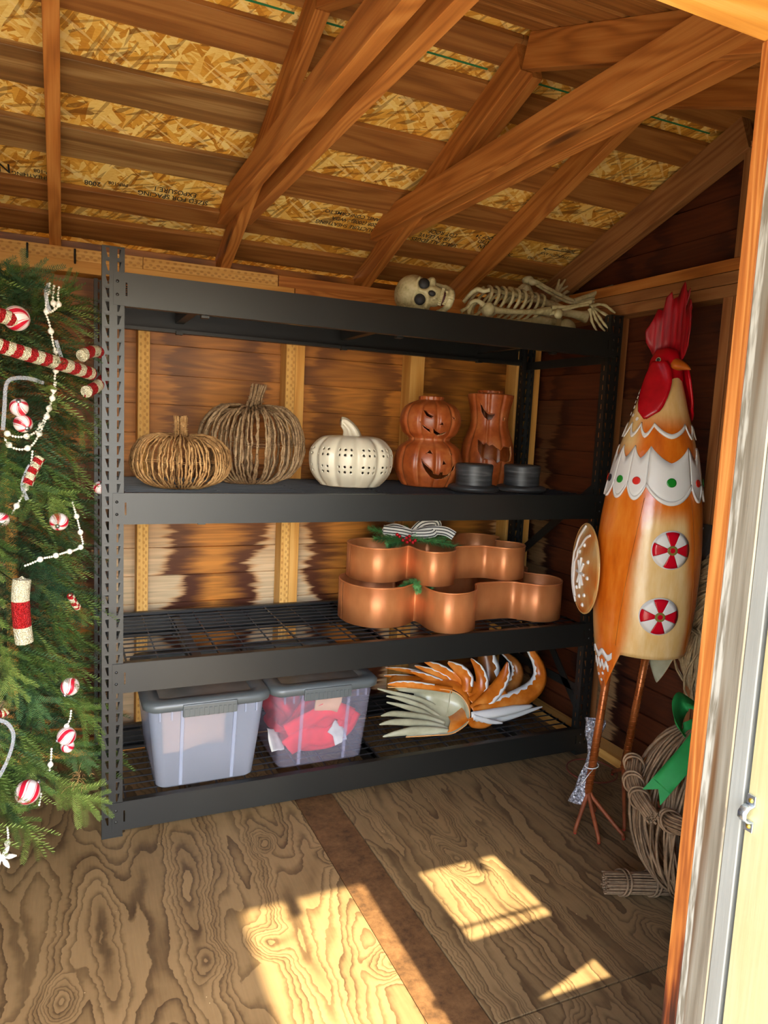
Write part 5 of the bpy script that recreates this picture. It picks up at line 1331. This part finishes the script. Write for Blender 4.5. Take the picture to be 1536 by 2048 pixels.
def bundle(parent, name, pts, r, mat, wraps, n=34, vr=.0034):
    P = spline(pts, 5); s = MB(); offs = []
    for k in range(n):
        a = k*2.4; rr = r*math.sqrt((k+.5)/n); offs.append((rr*math.cos(a), rr*math.sin(a), random.uniform(-.008, .004)))
    T0 = (P[-1]-P[0]).normalized(); u = T0.orthogonal().normalized(); v = T0.cross(u)
    for a, b, e in offs:
        Q = [p+u*a+v*b+T0*e for p in P]; s.tube(Q, vr, 5)
    bo = s.build(name, mat, parent, smooth=True); stuff(bo)
    w_ = MB()
    for f in wraps:
        for e in (-.008, .004):
            i = int(f*(len(P)-1)); c = P[i]+T0*e
            w_.tube([c+(u*math.cos(q)+v*math.sin(q))*(r+vr+.003)+T0*.012*math.sin(q) for q in [j*math.pi/10 for j in range(20)]], .0032, 6, closed=True)
    stuff(w_.build('wrap', mat, bo, smooth=True))
bundle(t, 'stick_bundle', [(-.155, .12, .385), (-.200, .075, .362), (-.228, .015, .338), (-.238, -.050, .315)], .021, M_vine, (.12, .45, .72))
bundle(t, 'stick_bundle', [(-.190, -.06, .31), (-.212, -.098, .322), (-.208, -.150, .332)], .022, M_vine, (.3,))
M_grn = plain('green_ribbon_cloth', sr(24,132,58), .7, var=.12, scale=30)
rb = ribbon('green_ribbon', [(-.03, -.02, .53), (-.117, -.040, .478), (-.172, -.043, .438), (-.206, -.036, .398)], .058, M_grn, t, (-.8, -.6, .5), solid=.001)
for s in (-1, 1):
    q = MB(); b = Vector((-.206, -.036, .398)); d = Vector((-.034, .007, -.040)).normalized(); sd = d.cross(Vector((-.8, -.6, .5))).normalized()
    q.add([b+sd*.029*s, b, b+d*.012, b+d*.042+sd*.029*s], [(0, 1, 2, 3)]); q.build('ribbon_tail', M_grn, rb, solid=.001)
ribbon('ribbon_loop', [(-.01, .03, .51), (-.055, .03, .502), (-.066, .05, .515), (-.03, .09, .545), (.01, .11, .56), (.04, .09, .55)], .062, M_grn, t, (.6, -.6, .6), solid=.001)
t2 = thing('stick_bundle', 'bound bundle of cut sticks lying flat on the floor beside the grapevine ball', 'stick bundle', (1.36, -.775, 0))
bundle(t2, 'sticks', [(0, 0, .034), (.09, -.035, .034), (.185, -.075, .034)], .030, M_vine, (.3, .75), 60, .0031)

# ---- vine wreath and a smoky plastic bag hanging on the right wall
random.seed(12)
t = thing('vine_wreath', 'thick twisted vine wreath hanging against the right wall', 'wreath', (1.924, -.878, .70))
m = MB()
for k in range(72):
    a0 = random.uniform(0, 6.3); rr = random.uniform(.012, .058); tw = random.uniform(2, 5); N = 70; R0 = .40+random.uniform(-.01, .01); pts = []
    for i in range(N):
        a = 2*math.pi*i/N; c = a0+tw*a+.4*math.sin(a*3+k); low = 1+.55*max(0, -math.sin(a-.35))
        pts.append((rr*math.cos(c)*low*.42, (R0+rr*math.sin(c)*low)*math.cos(a), (R0*.82+rr*math.sin(c)*low)*math.sin(a)))
    m.tube(pts, random.uniform(.0034, .005), 6, closed=True)
stuff(m.build('vines', M_vine2, t, smooth=True))
n = NT('smoky_plastic', .25, 0, .5); n.b.inputs['Base Color'].default_value = (.10, .085, .07, 1)
tr = n.n('ShaderNodeBsdfTransparent'); mx = n.n('ShaderNodeMixShader'); mx.inputs[0].default_value = .72
n.l(tr.outputs[0], mx.inputs[1]); n.l(n.b.outputs[0], mx.inputs[2]); n.l(mx.outputs[0], n.o.inputs[0]); M_smoke = n.m
t = thing('plastic_bag', 'smoky dark plastic bag with a white hanging strip behind the vine wreath', 'bag', (1.956, -.52, 0))
m = MB(); m.grid([[(.006*math.sin(z*31+y*40)-.004, y*(1+.15*math.sin(z*9)), z) for y in [(-.12+.26*k/14) for k in range(15)]] for z in [.70+.36*j/14 for j in range(15)]]); m.build('bag_body', M_smoke, t, smooth=True, solid=.012, offset=0)
m = MB(); m.bar((-.022, .03, 1.05), (-.024, .055, .90), .004, .001); m.build('white_strip', M_ic, t)
# ------------------------------------------------------------------ Christmas tree beside the rack
def needle(name, a, b, c):
    n = NT(name, .55, 0, .35); oi = n.n('ShaderNodeObjectInfo'); v = n.coord('Object'); f = n.noise(v, 45, 2)
    q = n.math('ADD', n.math('MULTIPLY', f, .6), n.math('MULTIPLY', oi.outputs['Random'], .45))
    return n.color(n.ramp(q, [(.25, a), (.52, b), (.82, c)]))
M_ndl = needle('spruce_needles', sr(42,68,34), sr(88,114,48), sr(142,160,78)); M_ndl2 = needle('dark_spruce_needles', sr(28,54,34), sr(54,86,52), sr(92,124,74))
M_twg = plain('green_wire_twig', sr(70,66,40), .7)
random.seed(77); TC = Vector((-.47, .20, 0))
tree = thing('christmas_tree', 'decorated artificial spruce Christmas tree left of the storage rack', 'christmas tree', TC)
m = MB(); m.tube([(0, 0, .02), (0, 0, 1.9)], [.03, .012], 10); m.build('trunk', plain('tree_trunk', sr(60,50,36), .8), tree)
m = MB()
for k in range(3): a = 2.1*k+.4; m.bar((0, 0, .10), (.22*math.cos(a), .22*math.sin(a), .012), .03, .006)
m.build('stand', plain('green_stand', sr(40,60,44), .5), tree)
def twig(m, a, d, L_, up, nl, step=.0044, flat=.75):
    """needles along a short twig: two side rows and a top row"""
    a = Vector(a); d = d.normalized(); s = d.cross(up).normalized(); u = s.cross(d); n = int(L_/step)
    for i in range(n):
        q = i/n; p = a+d*L_*q+u*(-.10*L_*q*q); l = nl*(1 if q < .8 else 1-.55*(q-.8)/.2)*random.uniform(.85, 1.1)
        for k, (cs, cu) in enumerate(((1, .12), (-1, .12), (random.uniform(-.5, .5), .8))):
            if k == 2 and i % 2: continue
            dr = (s*cs+u*cu+d*(.55+.5*q)).normalized(); tip = p+dr*l; wv = (dr.cross(u) if k < 2 else dr.cross(s)).normalized()*.00085
            m.add([p-wv, p+wv, p*.35+tip*.65+wv*.9, tip, p*.35+tip*.65-wv*.9], [(0, 1, 2, 3, 4)])
def sprig(seed, n_side, L0, nl, mat):
    random.seed(seed); m = MB(); X = Vector((1, 0, 0)); Z = Vector((0, 0, 1))
    twig(m, (0, 0, 0), X, L0, Z, nl)
    for i in range(n_side):
        q = .12+.68*i/n_side; s = 1 if i % 2 else -1
        d = (X*random.uniform(.75, .95)+Vector((0, s, 0))*random.uniform(.55, .8)+Z*random.uniform(-.45, .35))
        twig(m, X*L0*q+Z*(-.10*L0*q*q), d, L0*random.uniform(.40, .56)*(1-.3*q), Z, nl*.95)
    me_o = m.build('branch', mat, tree); return me_o
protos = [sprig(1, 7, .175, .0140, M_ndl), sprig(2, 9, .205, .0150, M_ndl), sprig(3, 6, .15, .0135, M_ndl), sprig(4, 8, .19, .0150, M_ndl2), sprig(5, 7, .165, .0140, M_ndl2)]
random.seed(5)
def orient(p, out, droop, roll):
    d = (out+Vector((0, 0, -droop))).normalized(); z = Vector((0, 0, 1)); s = z.cross(d).normalized(); u = d.cross(s)
    M = Matrix(((d.x, s.x, u.x, p.x), (d.y, s.y, u.y, p.y), (d.z, s.z, u.z, p.z), (0, 0, 0, 1)))
    return M @ Matrix.Rotation(roll, 4, 'X')
def trad(z): return .49 if z < 1.4 else .49-.05*(z-1.4)/.4 if z < 1.8 else max(.05, .44-.9*(z-1.8))
CAM_A = math.atan2(-2.5, .36)
placed = 0; used = [False]*5
def put(a, z, depth, droop, spread):
    global placed
    r = trad(z)-depth; p = Vector((r*math.cos(a), r*math.sin(a), z)); aa = a+random.uniform(-spread, spread)
    if p.y+.16*math.sin(aa) > .40 or p.x+.17*math.cos(aa) > (.56 if random.random() < .25 else .50) or placed > 297: return
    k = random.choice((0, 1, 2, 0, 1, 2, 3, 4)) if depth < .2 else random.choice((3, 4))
    o = protos[k] if not used[k] else protos[k].copy()
    if used[k]: COL.objects.link(o); o.parent = tree
    used[k] = True
    o.matrix_local = orient(p, Vector((math.cos(aa), math.sin(aa), 0)), droop, random.uniform(-.5, .5)); s = random.uniform(.85, 1.2); o.scale = (s, s, s); placed += 1
N = 280
for i in range(N):              # the side seen from the doorway
    z = .21+1.52*((i*0.61803) % 1.0); a = CAM_A+random.uniform(-.35, 1.95) if i < 240 else CAM_A+random.uniform(-1.3, -.3)
    put(a, z, random.uniform(.10, .19), random.uniform(.35, 1.1)*(1 if .4 < z < 1.45 else .35 if z > 1 else .45), .55)
for i in range(14): put(CAM_A+.12*i-.2, 1.61, .16+.012*(i % 5), -1.0, .4)
for i in range(30):             # the rest of the crown
    z = .2+1.5*((i*0.61803) % 1.0); put(CAM_A+random.uniform(1.5, 5.0), z, random.uniform(.15, .2), random.uniform(.3, .9), .5)
# inner foliage, one mass
m = MB(); random.seed(9)
for i in range(1500):
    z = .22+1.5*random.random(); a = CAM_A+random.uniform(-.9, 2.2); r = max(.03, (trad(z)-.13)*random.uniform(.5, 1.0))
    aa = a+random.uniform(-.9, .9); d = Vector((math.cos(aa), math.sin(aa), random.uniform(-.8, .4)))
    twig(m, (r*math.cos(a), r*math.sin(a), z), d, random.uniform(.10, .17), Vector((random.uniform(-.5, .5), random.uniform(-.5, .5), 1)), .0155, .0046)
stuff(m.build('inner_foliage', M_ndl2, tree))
m = MB()
for i in range(90):
    z = .12+1.65*random.random(); a = random.uniform(0, 6.3); r = trad(z)-.12; m.tube([(0, 0, z+.12), (r*.6*math.cos(a), r*.6*math.sin(a), z+.05), (r*math.cos(a), r*math.sin(a), z)], [.004, .003, .002], 5)
stuff(m.build('boughs', M_twg, tree))

# ---- ornaments
def swirl():
    n = NT('peppermint_stripes', .3, 0, .5); v = n.coord('Object', rnd=0); x, y, z = n.sep(v)
    a = n.math('ARCTAN2', y, x); r = n.math('SQRT', n.math('ADD', n.math('MULTIPLY', x, x), n.math('MULTIPLY', y, y)))
    ph = n.math('ADD', n.math('MULTIPLY', a, 4), n.math('MULTIPLY', z, 75)); s = n.math('SINE', ph); s2 = n.math('SINE', n.math('ADD', n.math('MULTIPLY', ph, 2), 1.2))
    k = n.math('MAXIMUM', n.smooth(s, .52, .62), n.math('MULTIPLY', n.smooth(s2, .88, .95), .7))
    f = n.noise(v, 120, 2); n.bump(f, .2, .001)
    return n.color(n.mix(k, sr(236,222,216), sr(196,28,52)))
M_mint = swirl(); M_cap = plain('silver_cap', sr(200,200,204), .25, .9)
BL_ = ['peppermint ball on the tree, upper of the touching pair above the bead loop', 'peppermint ball on the tree, lower of the touching pair above the bead loop', 'peppermint ball on the tree at mid height, level with the second rack beam',
       'peppermint ball at the left photo edge, beside the end of the long bead strand', 'peppermint ball on the tree level with the third rack beam', 'upper ball of the overlapping peppermint pair low on the tree',
       'lower ball of the overlapping peppermint pair low on the tree', 'largest and lowest peppermint ball near the foot of the tree', 'peppermint ball half hidden behind the topmost candy cane', 'peppermint ball half hidden behind the left rack post']
for i, (x, y, z, r) in enumerate(DATA['balls']):
    t = thing('peppermint_ball', BL_[i], 'ornament', (x, y, z), (.9+i*1.3, .6*i, i*.9), 'peppermint ball ornaments')
    m = MB(); m.ball((0, 0, 0), r, 24, 16); m.build('ball', M_mint, t, smooth=True)
    m = MB(); m.tube([(0, 0, r*.95), (0, 0, r*1.2)], .006, 10); m.build('cap', M_cap, t, smooth=True)
def glitter(name, c, c2):
    n = NT(name, .5, .15, .5); v = n.coord('Object'); f = n.noise(v, 480, 2); k = n.voro(v, 300)
    n.bump(k, 1, .004); return n.color(n.ramp(f, [(.35, c), (.62, c2)]))
M_gr = glitter('red_glitter', sr(120,4,10), sr(206,28,32)); M_gw = glitter('cream_glitter', sr(196,184,140), sr(240,232,204))
CL = {'A': 'long straight red and cream glitter candy cane across the upper tree', 'B': 'crook of a glitter candy cane beside the left rack post', 'C': 'topmost short glitter candy cane at the left photo edge',
      'D': 'upright cream and red glitter candy cane at mid tree', 'E': 'small red-tipped glitter cane beside the hanging silver ribbon', 'F': 'small dark red glitter cane end deep among the middle branches', 'G': 'small red glitter cane end low at the left photo edge'}
NS = {'A': 9, 'B': 6, 'C': 3, 'D': 3, 'E': 3, 'F': 3, 'G': 2}
for k, pts in DATA['canes'].items():
    t = thing('candy_cane', CL[k], 'ornament', (0, 0, 0), group='glitter candy canes')
    P = spline([p[:3] for p in pts], 24); N = len(P); r = pts[0][3]; ns = NS[k]; sg = 18; bands = {}
    T = [(P[min(i+1, N-1)]-P[max(i-1, 0)]).normalized() for i in range(N)]; u = T[0].orthogonal().normalized()
    rings = []
    for i in range(N):
        u = (u-T[i]*u.dot(T[i])).normalized(); b = T[i].cross(u); q = i/(N-1)
        rr = r*math.sqrt(max(.05, 1-max(0, abs(q-.5)-.5+.5*r/max(.01, sum((P[j+1]-P[j]).length for j in range(N-1))))**2*40)) if i in (0, N-1) else r
        rings.append([P[i]+(u*math.cos(2*math.pi*j/sg)+b*math.sin(2*math.pi*j/sg))*(rr*.55 if i in (0, N-1) else rr) for j in range(sg+1)])
    ms = {0: MB(), 1: MB()}
    for i in range(N-1):
        for j in range(sg):
            col = int(math.floor((i/(N-1))*ns*2+((j/sg+.25) % 1)*1.0+(1 if k in 'ACFG' else 0))) % 2
            if k == 'D': col = 1 if .34 < i/(N-1) < .72 else 0
            ms[col].add([rings[i][j], rings[i][j+1], rings[i+1][j+1], rings[i+1][j]], [(0, 1, 2, 3)])
    for e in (0, N-1): ms[0].add(rings[e][:-1]+[P[e]+T[e]*r*.4*(1 if e else -1)], [(j, (j+1) % sg, sg) for j in range(sg)])
    for c in (0, 1): ms[c].build('cream_stripe' if c == 0 else 'red_stripe', M_gw if c == 0 else M_gr, t, smooth=False)
M_pearl = plain('pearl_bead', sr(236,230,214), .2)
GL = ['doubled pearl bead loop near the top of the tree', 'short pearl strand inside the top bead loop', 'long pearl garland falling down the upper tree to the left edge', 'lower swag of the pearl garland under the peppermint pair',
      'pearl strand running down from the swag past the silver ribbon', 'pearl garland crossing the middle of the tree beside the rack', 'short pearl strand above the overlapping peppermint pair', 'short pearl strand under the overlapping peppermint pair',
      'short pearl strand just below the largest peppermint ball', 'pearl strand hanging at the lower left foot of the tree']
for i, pts in enumerate(DATA['garlands']):
    P = spline(pts, 10); t = thing('bead_garland', GL[i], 'garland', (0, 0, 0), group='pearl bead garlands')
    acc = 0; c = 0; m = MB(); big = MB(); step = .0075
    m.tube(P, .0008, 4)
    for a, b in zip(P, P[1:]):
        d = (b-a).length
        while acc < d:
            c += 1; p = a+(b-a)*(acc/d)
            if c % 7 == 0: big.ball(p, .0082, 12, 8)
            else: m.ball(p, .0034, 8, 5)
            acc += step
        acc -= d
    stuff(m.build('small_beads', M_pearl, t, smooth=True))
    if big.v: stuff(big.build('large_beads', M_pearl, t, smooth=True))
n = NT('sheer_silver_ribbon', .4, 0, .4); n.b.inputs['Base Color'].default_value = (.62, .64, .70, 1); tr = n.n('ShaderNodeBsdfTransparent'); mx = n.n('ShaderNodeMixShader'); mx.inputs[0].default_value = .28
n.l(tr.outputs[0], mx.inputs[1]); n.l(n.b.outputs[0], mx.inputs[2]); n.l(mx.outputs[0], n.o.inputs[0]); M_sheer = n.m
RL = ['sheer silver ribbon looped left of the peppermint pair', 'sheer silver ribbon curling down at the lower left photo edge', 'sheer silver ribbon tucked in the top bead loop', 'sheer silver ribbon hanging beside the small red-tipped cane', 'short sheer silver ribbon above the long candy cane']
for i, pts in enumerate(DATA['ribbons']): tag(ribbon('silver_ribbon', pts, .010, M_sheer, None, (.4, -1, 0)), RL[i], 'ribbon', 'sheer silver ribbons')
t = thing('snowflake_ornament', 'white pearly snowflake cluster at the foot of the tree', 'ornament', (-.262, -.262, .155))
for k in range(6):
    a = k*math.pi/3; m = MB(); d = Vector((math.cos(a), -.15, math.sin(a)))
    m.tube([d*.004, d*.024, d*.036], [.004, .0065, .002], 8); m.ball(d*.018, .007, 8, 6); m.build('petal', M_pearl, t, smooth=True)
m = MB(); m.ball((0, -.004, 0), .008, 10, 8); m.build('centre', M_pearl, t, smooth=True)
M_nest = plain('dry_grass', sr(150,116,66), .8, var=.3, scale=40)
random.seed(3); t = tag(None or (lambda mm: mm)(MB()) and (lambda q: q)(empty('straw_tuft', (-.065, -.17, .30))), 'small tangled tuft of dry straw low on the tree', 'straw')
m = MB()
for k in range(26):
    p = Vector([random.gauss(0, .012) for _ in range(3)]); q = p+Vector([random.gauss(0, .014) for _ in range(3)]); m.tube(spline([p, (p+q)/2+Vector((0, 0, .006)), q], 3), .0006, 4)
stuff(m.build('straws', M_nest, t))
# black hooks screwed into the top plate
for i, (x, lab) in enumerate(((-.217, 'black hook on the top plate above the tree, left of the two'), (-.063, 'black hook on the top plate nearest the rack post'))):
    t = thing('wall_hook', lab, 'hook', (x, .614, 1.905), group='black hooks on the top plate')
    m = MB(); m.tube(spline([(0, 0, .024), (0, -.002, 0), (0, -.006, -.022), (0, -.02, -.028), (0, -.03, -.018)], 5), .0038, 8); m.build('hook_arm', M_steel, t, smooth=True)
# latch keeper on the outside of the jamb
kp = empty('latch_keeper'); kp.parent = jb; kp.location = (.7005, -1.7015, .877); kp.rotation_euler = (0, 0, R(-90)); kp.scale = (.62, .8, .62)
M_zn = plain('zinc_plated_steel', sr(186,200,214), .25, .9); M_br2 = plain('brass_screw', sr(186,160,70), .3, .9)
for z0, z1 in ((-.040, -.016), (.016, .040)):
    m = MB(); m.box((-.010, -.003, z0), (.010, -.0005, z1)); pl = m.build('plate', M_zn, kp, bevel=.001)
    m = MB(); m.lathe([(.0001, -.0025), (.004, -.002), (.0055, 0)], 12, Matrix.Translation((0, -.003, (z0+z1)/2)) @ Matrix.Rotation(R(-90), 4, 'X')); m.build('screw_head', M_br2, kp, smooth=True)
m = MB(); m.grid([[(x, y, z) for x in (-.010, .010)] for y, z in ((-.002, -.018), (-.014, -.015), (-.020, -.006), (-.020, .006), (-.014, .015), (-.002, .018))]); m.build('strap', M_zn, kp, smooth=True, solid=.002)
# printing on the roof sheathing and a lumber stamp
M_ink = plain('black_ink', sr(34,38,34), .8); M_inkg = plain('green_ink', sr(30,70,50), .8)
def printed(parent, words, x, y, size, ink=M_ink):
    cu = bpy.data.curves.new('printed_text', 'FONT'); cu.body = words; cu.size = size; cu.align_x = 'LEFT'; cu.space_line = 1.0
    cu.offset = size*.012
    o0 = bpy.data.objects.new('tmp', cu); COL.objects.link(o0); dg = bpy.context.evaluated_depsgraph_get()
    me = bpy.data.meshes.new_from_object(o0.evaluated_get(dg)); bpy.data.objects.remove(o0)
    me.materials.clear(); me.materials.append(ink); o = bpy.data.objects.new('printed_text', me); COL.objects.link(o)
    n_ = -ntn; xx = Vector((-1, 0, 0)); yy = n_.cross(xx)
    p = Vector((x, y, zb(y)+RT+.0205))+n_*.0015
    M = Matrix(((xx.x, yy.x, n_.x, p.x), (xx.y, yy.y, n_.y, p.y), (xx.z, yy.z, n_.z, p.z), (0, 0, 0, 1)))
    o.parent = parent; o.matrix_local = parent.matrix_basis.inverted() @ M @ Matrix.Diagonal((1, 1.25, 1, 1))
for words, x, y, size in (('24/16', .30, .462, .03), ('SIZED FOR SPACING', .375, .430, .0262), ('EXPOSURE 1', .33, .398, .0262), ('PRP-108', .101, .410, .018), ('2008', .016, .425, .026),
    ('SHEATHING', -.145, .440, .020), ('PRP-108', -.12, .412, .020), ('N', -.255, .412, .05), ('STRUCTURE SHEATHING', 1.05, .425, .024), ('208 (2008) / WDA', 1.02, .392, .024), ('PANEL CONFORMS TO', 1.03, .360, .0225),
    ('SPACE ALL EDGES', 1.405, .432, .0265), ('1/8 IN LEAVE', 1.36, .402, .0265), ('LOT ROOF', 1.37, .371, .0265), ('SPAN', 1.565, .41, .028), ('RATED', 1.55, .38, .024), ('ROOF 24', 1.545, .352, .024), ('78', 1.68, .43, .026), ('STRENGTH AXIS', 1.948, .388, .0205), ('EXTERIOR', 1.945, .345, .016), ('THIS', 1.80, .43, .02)):
    printed(SH1 if x < .49 else SH2, words, x, y, size)
m = MB(); a = roofpt(1.95, .362, 0)-ntn*.001; b = roofpt(1.79, .366, 0)-ntn*.001; m.bar(a, b, .004, .0006, up=ntn); m.bar(b, b+Vector((.018, .008, -.003)), .003, .0006, up=ntn); m.bar(b, b+Vector((.018, -.008, .003)), .003, .0006, up=ntn)
stuff(m.build('printed_arrow', M_ink, roof))
